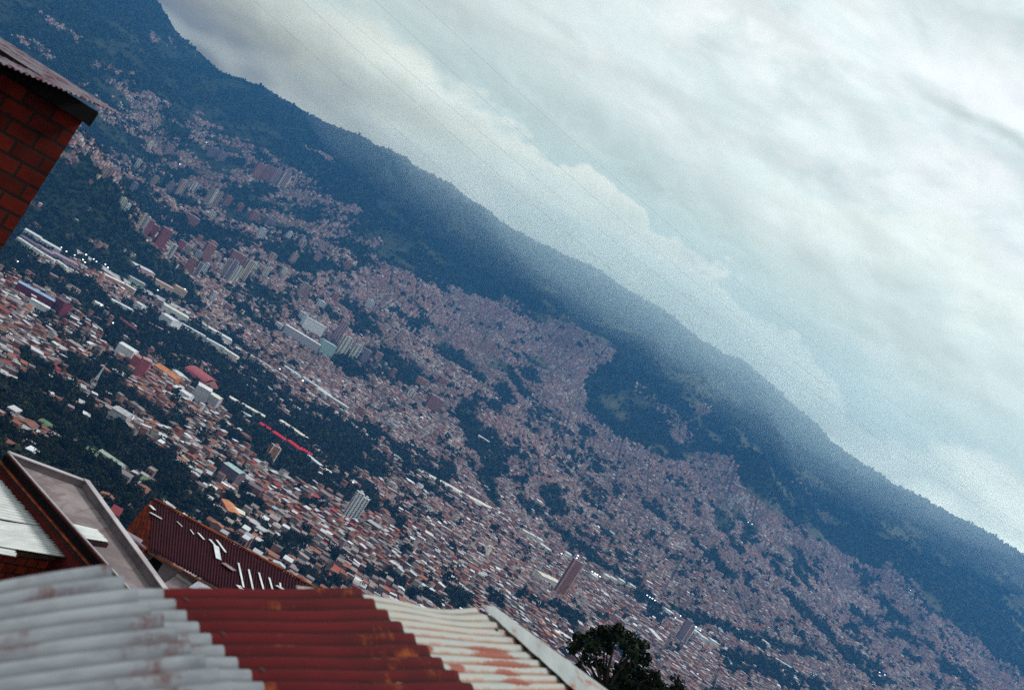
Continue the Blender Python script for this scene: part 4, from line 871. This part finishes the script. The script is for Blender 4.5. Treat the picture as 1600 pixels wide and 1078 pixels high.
e2 = q.m('MULTIPLY', q.ss(U_, .18, .02), q.ss(q.m('ADD', n3, q.m('MULTIPLY', n1, .5)), .70, .80)); c = q.mix(e2, c, (.36,.08,.02))
q.l.new(c, b.inputs['Base Color']); bump(q, b, n3, .2, .01); RUSTY = m_

def sheet(name, P00, P10, P11, P01, waves, amp, mat, parent=None, nu=24, sag=None, ragged=0.0, thick=.0015, per=10, seed=1, uvL=None):
    P00, P10, P11, P01 = [Vector(p) for p in (P00, P10, P11, P01)]; rs = random.Random(seed)
    nv = int(waves*per); nrm = (P10-P00).cross(P01-P00).normalized()
    if nrm.z < 0: nrm = -nrm
    L = uvL or ((P10-P00).length+(P11-P01).length)/2; Wd = ((P01-P00).length+(P11-P10).length)/2
    v = []; f = []; uvl = []; jit = [(rs.uniform(-1, 1), rs.uniform(-1, 1)) for _ in range(int(waves)+3)]
    for j in range(nv+1):
        t = j/nv; w_ = t*waves; k = int(w_); e0, e1 = jit[k]; e0, e1 = e0*ragged, e1*ragged
        for i in range(nu+1):
            s_ = i/nu; ss_ = s_+(e0/L if i == 0 else 0)+(e1/L if i == nu else 0)
            p = P00.lerp(P10, ss_).lerp(P01.lerp(P11, ss_), t)
            p = p+nrm*(amp*math.cos(2*math.pi*w_)+(sag(s_, t) if sag else 0))
            v.append(tuple(p)); uvl.append((ss_*L, t*waves*.08))
    for j in range(nv):
        for i in range(nu):
            a_ = j*(nu+1)+i; f.append((a_, a_+1, a_+nu+2, a_+nu+1))
    me = bpy.data.meshes.new(name); me.from_pydata(v, [], f); me.materials.append(mat)
    ul = me.uv_layers.new(name='UVMap')
    for lp in me.loops: ul.data[lp.index].uv = uvl[lp.vertex_index]
    me.polygons.foreach_set('use_smooth', np.ones(len(f), bool)); me.update()
    o = link(name, me, parent)
    md = o.modifiers.new('thick', 'SOLIDIFY'); md.thickness = thick; md.offset = -1
    return o
# the corrugated roof directly below the camera
ZR = -1.45
def R_(px, py, z=ZR): return PZ(px, py, z)
TL, TR_ = R_(236, 925), R_(562, 922); BL0, BR0 = R_(400, 1078), R_(740, 1078)
BL, BR = TL+(BL0-TL)*2.1, TR_+(BR0-TR_)*2.1
n_red = 8.3*2.1
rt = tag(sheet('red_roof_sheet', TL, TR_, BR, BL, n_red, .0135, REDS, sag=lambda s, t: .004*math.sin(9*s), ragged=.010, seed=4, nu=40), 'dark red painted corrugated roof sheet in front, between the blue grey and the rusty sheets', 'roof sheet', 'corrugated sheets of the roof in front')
A0, A1, A3 = R_(566, 930, ZR-.022), R_(742, 952, ZR-.022), R_(738, 1078, ZR-.022)
A2 = R_(915, 1078, ZR-.022); A3 = A0+(A3-A0)*1.8; A2 = A1+(A2-A1)*1.8
A0 = A0-(A1-A0)*.45; A3 = A3-(A2-A3)*.45
Lr = (A1-A0).length; Wr = ((A3-A0).length+(A2-A1).length)/2; n_rs = round(Wr/.0805)
def sag_r(s, t):
    u_ = (s-.31)/.69; return -.035*math.exp(-((u_-.62)/.3)**2)*math.exp(-t*7)+.014*math.exp(-((u_-1.0)/.12)**2)*math.exp(-t*9)
tag(sheet('rusty_roof_sheet', A0, A1, A2, A3, SHN, uvL=SHL, amp=.0075, mat=RUSTY, **dict(sag=sag_r, ragged=.012, seed=9, nu=60)), 'pale zinc roof sheet with orange rust streaks at the right end of the front roof', 'roof sheet', 'corrugated sheets of the roof in front')
NAIL = simple('rusted_nail', (.05,.02,.012), (.025,.012,.01), 8, .8); nailm = MB().tube([(0, 0, -.004), (0, 0, .004), (0, 0, .007)], .011, 8, taper=[.013, .013, .006]).mesh('roof_nail', [NAIL])
def nails(o, P00, P10, P11, P01, waves, amp, rows, step, off):
    for r_ in rows:
        for k in range(off, int(waves), step):
            t = k/waves; p = P00.lerp(P10, r_).lerp(P01.lerp(P11, r_), t)+Vector((0, 0, amp+.002)); n_ = link('roof_nail', nailm, o); n_.location = p
nails(bpy.data.objects['red_roof_sheet'], TL, TR_, BR, BL, n_red, .0135, (.07, .93), 3, 1)
nails(bpy.data.objects['rusty_roof_sheet'], A0, A1, A2, A3, SHN, .0075, (.93,), 3, 3)
# flashing along the outer edge
f0, f1 = R_(750, 946, ZR-.001), R_(771, 950, ZR-.001); f3 = R_(897, 1078, ZR-.001); f2 = R_(945, 1078, ZR-.004)
q0, q1 = f0+(f3-f0)*1.7, f1+(f2-f1)*1.7
fl = MB(); N_ = 40; rs = random.Random(5)
pts = []
for i in range(N_+1):
    t = i/N_; a_, b_ = f0.lerp(q0, t), f1.lerp(q1, t); j = Vector((rs.uniform(-.012, .012), rs.uniform(-.006, .006), 0))
    pts.append((a_+j+Vector((0, 0, .004)), a_.lerp(b_, .35)+Vector((0, 0, .012)), b_+Vector((0, 0, .014)), b_+Vector((.012, .004, -.10))))
for i in range(N_):
    for k in range(3): fl.face([pts[i][k], pts[i+1][k], pts[i+1][k+1], pts[i][k+1]])
me = fl.mesh('edge_flashing', [FLASH]); ul = me.uv_layers.new(name='UVMap')
for lp in me.loops:
    v = me.vertices[lp.vertex_index].co; ul.data[lp.index].uv = (v.y*1.0, v.x*1.0)
o = link('edge_flashing', me); o.modifiers.new('thick', 'SOLIDIFY').thickness = .002
tag(o, 'long pale folded metal flashing down the outer edge of the rusty sheet', 'flashing')
# left sheets, nearer and tilted
L0, L1, L2, L3 = R_(-160, 948, -1.36), R_(170, 886, -1.37), R_(480, 1190, -1.415), R_(-160, 1290, -1.36)
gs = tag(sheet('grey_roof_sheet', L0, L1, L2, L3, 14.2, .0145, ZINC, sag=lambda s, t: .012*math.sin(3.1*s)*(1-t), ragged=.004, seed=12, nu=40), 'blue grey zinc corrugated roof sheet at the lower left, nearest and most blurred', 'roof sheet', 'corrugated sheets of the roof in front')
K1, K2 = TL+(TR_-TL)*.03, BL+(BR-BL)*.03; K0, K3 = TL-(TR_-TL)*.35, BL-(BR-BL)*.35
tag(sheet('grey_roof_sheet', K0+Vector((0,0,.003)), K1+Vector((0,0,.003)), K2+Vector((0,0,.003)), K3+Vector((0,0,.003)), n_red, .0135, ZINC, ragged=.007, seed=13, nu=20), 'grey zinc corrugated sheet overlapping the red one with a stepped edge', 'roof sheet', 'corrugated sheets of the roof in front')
# timber purlins and the brick room that carries the sheets
WOOD = simple('old_timber', (.10,.06,.04), (.05,.03,.02), 6, .9, bmp=.3)
BRK, q, b = pmat('hollow_brick', .9, .15)
def brick_mat(name, sx_, sy_, c1, c2, mort, rot=0.0, rough=.9, dark=1.0):
    m_, q, b = pmat(name, rough, .15)
    uv = q.node('ShaderNodeTexCoord').outputs['UV']
    br = q.node('ShaderNodeTexBrick', {'Vector': uv, 'Color1': (*c1, 1), 'Color2': (*c2, 1), 'Mortar': (*mort, 1), 'Scale': 1.0, 'Mortar Size': .022, 'Mortar Smooth': .3, 'Bias': -.1, 'Brick Width': sx_, 'Row Height': sy_})
    n = q.noise(uv, 3.0, 5, .65); n2 = q.noise(uv, 14.0, 4, .6)
    c = q.mix(1.0, br.outputs[0], q.ramp(n, [(.3, .55*dark), (.7, 1.25*dark)]), 'MULTIPLY'); c = q.mix(q.m('MULTIPLY', q.ss(n2, .58, .72), .6), c, mort)
    q.l.new(c, b.inputs['Base Color']); bump(q, b, q.m('SUBTRACT', q.m('MULTIPLY', n2, .3), br.outputs['Fac']), .8, .02); return m_
def uvwall(name, mat, quad, parent=None, thick=.15, wid=None, hei=None):
    """quad: bottom-left, bottom-right, top-right, top-left; UV in metres"""
    a_, b_, c_, d_ = [Vector(p) for p in quad]; me = bpy.data.meshes.new(name); me.from_pydata([a_, b_, c_, d_], [], [(0, 1, 2, 3)])
    ul = me.uv_layers.new(name='UVMap'); w_ = (b_-a_).length; h1, h2 = (d_-a_).length, (c_-b_).length
    for lp, uvv in zip(me.loops, ((0, 0), (w_, 0), (w_, h2), (0, h1))): ul.data[lp.index].uv = uvv
    me.materials.append(mat); o = link(name, me, parent)
    if thick: md = o.modifiers.new('thick', 'SOLIDIFY'); md.thickness = thick; md.offset = -1
    return o
RBR = brick_mat('red_hollow_brick', .38, .20, (.100,.007,.003), (.038,.003,.002), (.014,.008,.008))
OBR = brick_mat('orange_hollow_brick', .30, .215, (.25,.035,.012), (.14,.012,.009), (.03,.018,.017))
rm = empty('room_below_roof', (0, 3.4, -4.2), 0, label='brick room carrying the corrugated roof in front', cat='building')
def mv(o, t):
    o.location = o.location-t.location; return o
mv(uvwall('wall', RBR, [(.6, 6.0, -9.5), (-1.3, 3.35, -9.5), (-1.3, 3.35, -1.66), (.6, 6.0, -1.66)], rm), rm)
for k, t in enumerate((.08, .5, .92)):
    a_, b_ = TL.lerp(TR_, t), BL.lerp(BR, t); mv(MB().beam(a_+Vector((0, 0, -.07)), b_+Vector((0, 0, -.07)), .06, .09).build('purlin', WOOD, rm), rm)
rm['label'] = 'brick room with timber purlins carrying the front corrugated roof'

# brick house at the upper left with its sheet roof
hb = empty('brick_house', (-6.3, 13.3, -9.0), 0, label='dark red brick house corner with a zinc roof at the upper left edge', cat='house')
RC_ = PY(146, 168, 14.0); LC = PY(-140, 60, 12.1); LC = Vector((-1075/1800*12.3, 12.3, 0))
wtop = RC_.z-.02; rx, ry = -755/1800*14.0, 14.0
wl = mv(uvwall('wall', RBR, [(LC.x, LC.y, -9.5), (rx, ry, -9.5), (rx, ry, wtop), (LC.x, LC.y, wtop+.02)], hb, thick=.14), hb)
mv(uvwall('wall', RBR, [(rx+.004, ry+.004, -9.5), (rx-2.6, ry+2.9, -9.5), (rx-2.6, ry+2.9, wtop-.02), (rx+.004, ry+.004, wtop-.02)], hb, thick=.14), hb)
dirw = Vector((rx-LC.x, ry-LC.y, 0)).normalized(); nw = Vector((dirw.y, -dirw.x, 0))
CONC = simple('raw_concrete', (.028,.009,.009), (.016,.005,.006), 2.5, .95, bmp=.4)
zb = -.98*1.0
mv(MB().beam(Vector((LC.x, LC.y, wtop-.06))+nw*.10, Vector((rx, ry, wtop-.10))+nw*.08+dirw*.03, .22, .20).build('eave_shade_strip', DARK, hb), hb)  # black strip added to stand for the shade and dark gap under the eave
T_ = PY(186, 178, 14.6); Nn = PY(-60, 72, 11.0); Ff = PY(-60, 22, 19.5)
Nn2 = PY(0, 99, 11.8)
hr = mv(sheet('roof', T_, T_+(Ff-T_)*1.0, Nn+(Ff-T_)*.9, Nn, 30, .012, OLDZ, hb, nu=20, ragged=.0, thick=.004, per=8), hb)

# concrete slab roof of the next house below
A_, B_, C_, D_ = PY(12, 707, 27.6), PY(136, 753, 28.8), PY(262, 927, 24.2), PY(206, 926, 23.2)
SLABC, q, b = pmat('weathered_concrete_slab', .9, .15)
tco = q.node('ShaderNodeTexCoord').outputs['Object']; n1 = q.noise(tco, .9, 6, .65, .5); n2 = q.noise(tco, 9.0, 4, .6)
wv = q.noise(q.node('ShaderNodeMapping', {'Vector': tco, 'Scale': (5.0, .8, 1.0), 'Rotation': (0, 0, -.6)}).outputs[0], 1.0, 4, .6)
c = q.mix(q.ss(n1, .35, .65), (.25,.215,.215), (.15,.12,.125)); c = q.mix(q.m('MULTIPLY', q.ss(wv, .53, .68), .6), c, (.12,.075,.08)); c = q.mix(q.m('MULTIPLY', q.ss(n2, .6, .75), .35), c, (.34,.31,.30))
q.l.new(c, b.inputs['Base Color']); bump(q, b, n2, .3, .02)
KERB = simple('parapet_concrete', (.17,.14,.155), (.11,.085,.10), 1.5, .9, bmp=.3); PALE = simple('parapet_top', (.42,.39,.41), (.30,.27,.29), 1.2, .85)
REDW = simple('rust_red_plaster', (.12,.007,.006), (.07,.005,.006), .9, .9, bmp=.4); OCH = simple('rusted_gutter', (.34,.07,.012), (.12,.02,.012), 2.5, .8, det=6)
sb = empty('concrete_roofed_house', (A_.x, A_.y, -14), 0, label='house with a grey concrete slab roof and low parapet at the lower left', cat='house')
dn_ = Vector((0, 0, -.16))
mv(MB().hexa([A_+dn_*1.3, D_+dn_*1.3, C_+dn_*1.3, B_+dn_*1.3, A_+dn_, D_+dn_, C_+dn_, B_+dn_]).build('roof_slab', SLABC, sb), sb)
def parapet(a_, b_, inn, hh, ww, extra=0.0):
    a2, b2 = a_+inn*ww, b_+inn*ww; z0 = Vector((0, 0, -.15)); z1 = Vector((0, 0, hh)); z2 = Vector((0, 0, hh+.025)); o_ = inn*(-.03)
    p = mv(MB().hexa([a_+z0, b_+z0, b2+z0, a2+z0, a_+z1, b_+z1, b2+z1, a2+z1]).build('parapet', KERB, sb), sb)
    c_ = MB().hexa([a_+z1+o_, b_+z1+o_, b2+z1-o_, a2+z1-o_, a_+z2+o_, b_+z2+o_, b2+z2-o_, a2+z2-o_]).build('coping', PALE, p)
    return p
inAB = (D_-A_).normalized(); inBC = (A_-B_).normalized()
parapet(A_, B_, inAB, .02, .10); parapet(B_, C_+(C_-B_)*.25, inBC, .04, .10)
mv(MB().hexa([A_+Vector((0,0,-.2)), D_+(D_-A_)*.2+Vector((0,0,-.2)), D_+(D_-A_)*.2-inBC*.05+Vector((0,0,-.2)), A_-inBC*.05+Vector((0,0,-.2)), A_, D_+(D_-A_)*.2, D_+(D_-A_)*.2-inBC*.05, A_-inBC*.05]).build('parapet', REDW, sb), sb)
mv(MB().beam(A_+Vector((0,0,.015)), D_+(D_-A_)*.2+Vector((0,0,.015)), .045, .03).build('coping', PALE, sb), sb)
low = Vector((0, 0, -6))
off_ = Vector((0, 0, -.21)); D2 = D_+(D_-A_)*.25
mv(MB().hexa([A_+low, D2+low, D2+low-inBC*.2, A_+low-inBC*.2, A_+off_, D2+off_, D2+off_-inBC*.2, A_+off_-inBC*.2]).build('wall', REDW, sb), sb)
mv(MB().beam(A_+Vector((0, 0, -.14))+inBC*.02, D2+Vector((0, 0, -.14))+inBC*.02, .06, .14).build('ledge', DARK, sb), sb)
mv(MB().beam(A_+Vector((0, 0, -.27))+inBC*.05, D2+Vector((0, 0, -.27))+inBC*.05, .06, .035).build('gutter', OCH, sb), sb)
mv(MB().beam(A_+Vector((0, 0, -.34))+inBC*.04, D2+Vector((0, 0, -.35))+inBC*.04, .05, .07).build('ledge', CONC, sb), sb)
mv(MB().hexa([B_+low, C_+low, C_+low+inBC*.2, B_+low+inBC*.2, B_+dn_*1.02, C_+dn_*1.02, C_+dn_*1.02+inBC*.2, B_+dn_*1.02+inBC*.2]).build('wall', KERB, sb), sb)
mv(MB().hexa([A_+low, B_+low, B_+low+inAB*.2, A_+low+inAB*.2, A_+dn_*1.02, B_+dn_*1.02, B_+dn_*1.02+inAB*.2, A_+dn_*1.02+inAB*.2]).build('wall', KERB, sb), sb)
# small white sheet canopy standing on the slab
c0, c1, c2, c3 = PY(113, 819, 25.2), PY(152, 828, 26.0), PY(171, 848, 25.4), PY(134, 842, 24.8)
cn = empty('roof_hatch', ((c0.x+c2.x)/2, (c0.y+c2.y)/2, c2.z-.3), 0, label='small white corrugated hatch cover standing on the concrete slab roof', cat='hatch cover')
mv(sheet('cover_sheet', c0, c1, c2, c3, 7, .018, WHITE, cn, nu=8, ragged=.01), cn)
e_ = Vector((0, 0, -.03)); f_ = Vector((0, 0, -.36)); mv(MB().hexa([c0+f_, c3+f_, c2+f_, c1+f_, c0+e_, c3+e_, c2+e_, c1+e_]).build('box_wall', CONC, cn), cn)
# white corrugated roofs left of it
wr = empty('white_roofed_house', (-8.2, 25.0, -14), 0, label='house with white corrugated sheets over an orange brick wall at the lower left edge', cat='house')
zz = -8.7
def Wp(px, py, z=zz): return PZ(px, py, z)
mv(sheet('roof_sheet', Wp(-60, 728), Wp(3, 752), Wp(66, 824), Wp(-60, 800), 15, .02, WHITE, wr, nu=10, ragged=.03), wr)
mv(sheet('roof_sheet', Wp(-60, 788, zz-.03), Wp(36, 790, zz-.03), Wp(74, 832, zz-.03), Wp(-60, 822, zz-.03), 8, .02, GREYS, wr, nu=10, ragged=.03), wr)
mv(sheet('roof_sheet', Wp(-60, 806, zz+.02), Wp(64, 824, zz+.02), Wp(106, 872, zz+.02), Wp(-60, 845, zz+.02), 12, .02, WHITE, wr, nu=14, ragged=.03, seed=3), wr)
mv(sheet('roof_sheet', Wp(-60, 838, zz-.02), Wp(20, 852, zz-.02), Wp(27, 871, zz-.02), Wp(-60, 855, zz-.02), 6, .02, WHITE, wr, nu=8, ragged=.03, seed=5), wr)
wa, wb = Wp(-70, 836, zz-.12), Wp(104, 868, zz-.12)
mv(uvwall('wall', OBR, [wa+Vector((0, 0, -6)), wb+Vector((0, 0, -6)), wb, wa], wr, .14), wr)
mv(uvwall('wall', REDW, [wb+Vector((0, 0, -6)), wb+Vector((.9, -.25, -6)), wb+Vector((.9, -.25, .05)), wb+Vector((0, 0, .02))], wr, .14), wr)
mv(MB().beam(wa+Vector((.25, -.16, -.06)), wb+Vector((-.05, -.1, -.06)), .12, .10).build('eave_beam', WOOD, wr), wr)
mv(MB().beam(wb+Vector((-.02, -.05, -5)), wb+Vector((-.02, -.05, -.15)), .10, .16).build('corner_post', CONC, wr), wr)

# long dark red roof with pale strips
E1, E2 = PY(240, 781, 46.0), PY(465, 903, 44.5); E3 = PY(234, 858, 42.6)
n0 = np.cross(np.array(E2-E1), np.array(E3-E1)); p0_ = np.array(E1)
def RP(px, py, up=0.0): v = PPL(px, py, p0_, n0); nn = Vector(n0).normalized(); nn = nn if nn.z > 0 else -nn; return v+nn*up
E4 = RP(356, 926); E2x = RP(505, 925); E5 = RP(430, 975)
DRED = sheetmat('dark_red_fibre_cement', (.040,.006,.013), (.026,.004,.010), (.06,.01,.01), .08, (.06,.012,.02), .8)
rh = empty('dark_red_roofed_house', ((E1.x+E3.x)/2, E1.y, -20), 0, label='house with a long dark red corrugated roof marked by white strips', cat='house')
ER = RP(520, 934); EB = E3+(RP(356, 926)-E3)*2.2
mv(sheet('roof', E3, E1, ER, EB, 62, .022, DRED, rh, nu=14, thick=.01, per=6, ragged=.02), rh)
mv(MB().beam(E1+Vector((0, 0, .06)), ER+Vector((0, 0, .04)), .09, .06).build('ridge_cap', OCH, rh), rh)
mv(MB().beam(E3+Vector((0, 0, -.12)), EB+Vector((0, 0, -.08)), .07, .06).build('fascia', OCH, rh), rh)
STR = simple('clear_plastic_strip', (.62,.66,.68), (.45,.48,.50), 2, .4, .5); GRP = simple('grey_patch', (.28,.21,.22), (.2,.15,.16), 2, .7)
for k, (a_, b_, w_, mt_) in enumerate([((309,834),(318,844),.13,STR),((327,844),(336,854),.14,STR),((337,854),(341,875),.30,STR),((338,845),(352,864),.13,STR),((349,881),(366,893),.42,GRP),((372,881),(380,919),.10,STR),((388,891),(395,924),.10,STR),((404,896),(411,922),.10,STR),((420,904),(425,922),.10,STR),((437,912),(438,922),.09,STR),((234,791),(241,798),.20,STR),((234,802),(252,812),.16,STR),((276,816),(284,824),.05,STR),((297,829),(302,836),.06,STR),((432,916),(442,922),.30,STR),((372,916),(377,922),.3,STR)]):
    pa, pb = RP(*a_, .05), RP(*b_, .05); mv(MB().beam(pa, pb, w_*.8, .02).build('roof_strip' if mt_ is STR else 'roof_patch', mt_, rh), rh)
rz_ = Vector((0, 0, -5))
mv(uvwall('gable_wall', OBR, [E3+Vector((-1.6, .8, -3.4)), E1+Vector((.1, 0, -3.4)), E1+Vector((.1, 0, -.1)), E3+Vector((.1, .05, -.12))], rh, .2), rh)
for k in range(4):
    p = E3.lerp(E1, .15+.22*k)+Vector((-.12, -.1, -.5-.1*k)); mv(MB().box(p.x-.1, p.y-.25, p.z-.7, p.x+.05, p.y+.25, p.z).build('wall_slot', DARK, rh), rh)
GW = simple('grey_render', (.19,.16,.19), (.13,.11,.13), 1.2, .9, bmp=.3)
fa, fb_ = E3+Vector((.1, .25, -.25)), EB+Vector((0, .25, -.25))
mv(uvwall('wall', GW, [fa+rz_, fb_+rz_, fb_, fa], rh, .2), rh)
def FW(px, py, up=0.0):
    n_ = np.cross(np.array(fb_-fa), np.array([0, 0, 1.0])); v = PPL(px, py, np.array(fa), n_); nn = Vector(n_).normalized(); nn = nn if nn.y < 0 else -nn; return v+nn*up
wq = [FW(230, 878, .03), FW(246, 893, .03), FW(254, 880, .03), FW(240, 870, .03)]
o = MB().face(wq).build('window', DARK, rh); mv(o, rh); md = o.modifiers.new('t', 'SOLIDIFY'); md.thickness = .05
AW = simple('awning_metal', (.45,.47,.52), (.3,.31,.36), 1.5, .5)
for k, (a_, b_, c_, d_) in enumerate([((276,900),(312,925),(300,930),(268,914)),((316,905),(352,925),(345,933),(312,916))]):
    qd = [FW(*a_, .05), FW(*b_, .05), FW(*c_, .9), FW(*d_, .9)]
    o = MB().face(qd).build('awning', GRP if k == 0 else AW, rh); mv(o, rh); o.modifiers.new('t', 'SOLIDIFY').thickness = .05
    e = MB().beam(qd[0]+Vector((0,0,.08)), qd[1]+Vector((0,0,.08)), .12, .10).build('awning_rail', PALE, o)
# pipe rail and little dark red shed between the slab and the red roof
s1 = PY(176, 796, 34.0); sh = empty('small_shed', s1+Vector((0, 0, -1.4)), .2, label='small dark red shed just behind the parapet of the concrete slab roof', cat='shed')
MB().box(-.02, 0, -3, .22, .5, 1.30).build('wall', REDW, sh); MB().hexa([(-.06,-.1,1.30),(.26,-.1,1.30),(.26,.6,1.36),(-.06,.6,1.36),(-.06,-.1,1.34),(.26,-.1,1.34),(.26,.6,1.40),(-.06,.6,1.40)]).build('roof', MAT['darkred'], sh)
pp = [PY(196, 836, 31), PY(213, 846, 33), PY(226, 856, 35)]
tag(MB().tube(pp, .05, 8).tube([pp[1], pp[1]+Vector((0, 0, -6))], .04, 6).build('steel_pipe', MAT['dim']), 'thin dark steel pipe reaching from the slab parapet to the dark red roofed house', 'pipe')
gs_ = PY(210, 838, 36); s2 = empty('lean_to', gs_+Vector((0, 0, -1.2)), .1, label='grey lean to roof between the slab parapet and the orange gable', cat='lean to')
MB().hexa([(-.35,-.3,1.0),(.25,-.3,1.0),(.25,.5,1.06),(-.35,.5,1.06),(-.35,-.3,1.03),(.25,-.3,1.03),(.25,.5,1.09),(-.35,.5,1.09)]).build('roof', GW, s2); MB().box(-.3, -.2, -5, .2, .4, .99).build('wall', CONC, s2)

# dark near tree at lower right with gaps to the town behind
def big_tree(cx_px, cy_px, y, blobs, label, seed, leafn):
    rs = np.random.RandomState(seed); c0 = PY(cx_px, cy_px, y); gz = float(hz(c0.x, c0.y)); t = empty('tree', (c0.x, c0.y, gz), 0, label=label, cat='tree')
    V_, F_, C_ = [], [], []; off = 0; k_ = y/F; tips = []
    for (px, py, r, dy) in blobs:
        p = PY(px, py, y+dy); tips.append(p); rr = r*k_; nb = max(4, int(leafn*r*r/900))
        # every blob is a cloud of small sprigs
        ns = max(10, int(r*1.3)); d = rs.normal(size=(ns, 3)); d /= np.linalg.norm(d, axis=1, keepdims=True); q_ = d*rs.uniform(.35, 1, (ns, 1))*rr*np.array([1, 1, .8])+np.array(p)
        v, f, c = quad_crowns(q_[:, 0]-t.location.x, q_[:, 1]-t.location.y, q_[:, 2]-t.location.z, np.full(ns, rr*.42), np.full(ns, rr*.34), nb, np.full(ns, .085), np.tile([[.012,.020,.008]], (ns, 1))*rs.uniform(.6, 1.5, (ns, 1)), seed+int(px))
        V_.append(v); F_.append(f+off); C_.append(c); off += len(v)
    link('crown', bulk('crown', np.concatenate(V_), np.concatenate(F_), np.concatenate(C_), LEAF_M), t)
    fk = PY(cx_px-12, cy_px+62, y)-t.location; mb = MB().tube([(0, 0, -1), (fk.x*.4, fk.y*.4, fk.z*.5), tuple(fk)], 1, 9, taper=[.38, .26, .17])
    mb.build('trunk', TRUNK, t)
    for tp in tips:
        tp = tp-t.location; mid = fk.lerp(tp, .5)+Vector((rs.uniform(-.2, .2), 0, -.15)); MB().tube([tuple(fk), tuple(mid), tuple(tp)], 1, 6, taper=[.10, .07, .02]).build('limb', TRUNK, t)
    return t
big_tree(958, 1022, 58.0, [(905,1004,17,0),(925,990,14,1),(945,992,17,0),(965,990,16,-1),(984,1003,19,0),(1000,1012,15,1),(925,1012,18,-.5),(950,1006,14,.5),(1003,1030,15,0),(985,1024,13,-1),(893,1016,10,.5),
         (918,1032,13,0),(938,1040,11,0),(905,1038,9,1),(975,1052,20,0),(1000,1056,20,.8),(1022,1056,14,0),(1030,1070,14,0),(955,1070,15,0),(985,1080,22,0),(925,1072,16,.5),(1010,1085,22,0),(945,1095,22,0),(900,1092,16,0),(1044,1092,16,0)],
         'dark bushy near tree with gaps in its crown, right of the rusty roof edge', 500, 46)
big_tree(1056, 1075, 66.0, [(1056,1068,12,0),(1063,1078,12,.5),(1048,1080,12,0),(1060,1094,18,0)], 'top of a second small dark tree just right of the bushy near one', 700, 46)
# power cables across the view
CAB = simple('cable_rubber', (.30,.31,.31), (.24,.25,.25), 1, .6)
for k, (a_, m__, b_, y0_, y1_) in enumerate([((330,-60),(900,448),(1640,1010),38,60),((405,-60),(900,345),(1640,930),38,60),((440,-60),(900,330),(1640,860),40,62),((520,-60),(900,270),(1640,850),40,62),((590,-60),(900,236),(1640,800),42,64)]):
    A__, B__ = PY(*a_, y0_), PY(*b_, y1_); M__ = PY(*m__, (y0_+y1_)/2-4); d0 = (A__-B__)
    pts = []
    for j in range(61):
        t = -.6+2.2*j/60; l_ = A__.lerp(B__, t); ch_ = A__.lerp(B__, .44); sag_ = 4*t*(1-t); dz = -.9*sag_-.0
        pts.append(l_+Vector((0, 0, dz)))
    tag(MB().tube(pts, .003, 5).build('power_cable', CAB), 'thin dark overhead cable, '+['lowest','second lowest','middle','second highest','highest'][k]+' of five crossing the clouds', 'cable', 'overhead cables crossing the sky')

# ------------------------------------------------------------------ air
def volmat(name, colr, dens, g_=0.0):
    m_ = bpy.data.materials.new(name); m_.use_nodes = True; q = NG(m_.node_tree); q.n.clear()
    pv = q.node('ShaderNodeVolumePrincipled'); pv.inputs['Color'].default_value = (*colr, 1); pv.inputs['Density'].default_value = dens; pv.inputs['Anisotropy'].default_value = g_
    ou = q.node('ShaderNodeOutputMaterial'); q.l.new(pv.outputs[0], ou.inputs['Volume']); 
    try: m_.volume_intersection_method = 'FAST'
    except Exception: pass
    return m_
HAZE = volmat('haze_air', (0.085, 0.34, 0.76), 0.88e-4, 0.5)
o = MB().box(-11000, -700, -360, 11000, 8300, 890).build('haze', HAZE); tag(o, 'blue haze filling the valley and thickening towards the mountain', 'haze', kind='stuff')
def mist(name, dens, blobs, vox, label, colr=(0.998, 0.995, 0.93), g_=0.6):
    mm = volmat(name+'_air', colr, dens, g_); bm = bmesh.new()
    for (u_, v_, y_, ru, rv, ry_) in blobs:
        mtx = Matrix.Translation((u_/F*y_, y_, v_/F*y_)) @ Matrix.Diagonal((ru/F*y_, ry_, rv/F*y_, 1))
        bmesh.ops.create_icosphere(bm, subdivisions=4, radius=1.0, matrix=mtx)
    me = bpy.data.meshes.new(name); bm.to_mesh(me); bm.free(); me.materials.append(mm)
    o = link(name, me)
    if len(blobs) > 1: md = o.modifiers.new('one', 'REMESH'); md.mode = 'VOXEL'; md.voxel_size = vox
    tag(o, label, 'mist', kind='stuff')
import bmesh
mist('mist', 0.00055, [(-200,188,6350,190,26,380),(0,204,6350,260,34,420),(160,202,6300,260,34,420),(300,194,6350,220,32,400),(430,184,6400,170,26,360)], 28, 'soft white mist lying along the middle of the mountain ridge')
for k_, (ru_, rv_) in enumerate([(780, 150), (600, 110), (430, 74)]):
    mist('mist', [0.00020, 0.00026, 0.00040][k_], [(270, 200-6*k_, 5900, ru_, rv_, 1200-200*k_)], 30, ['outer thin veil', 'middle veil', 'inner veil'][k_]+' of pale mist over the upper mountain slope at centre right', (0.84, 0.985, 0.98), 0.55)
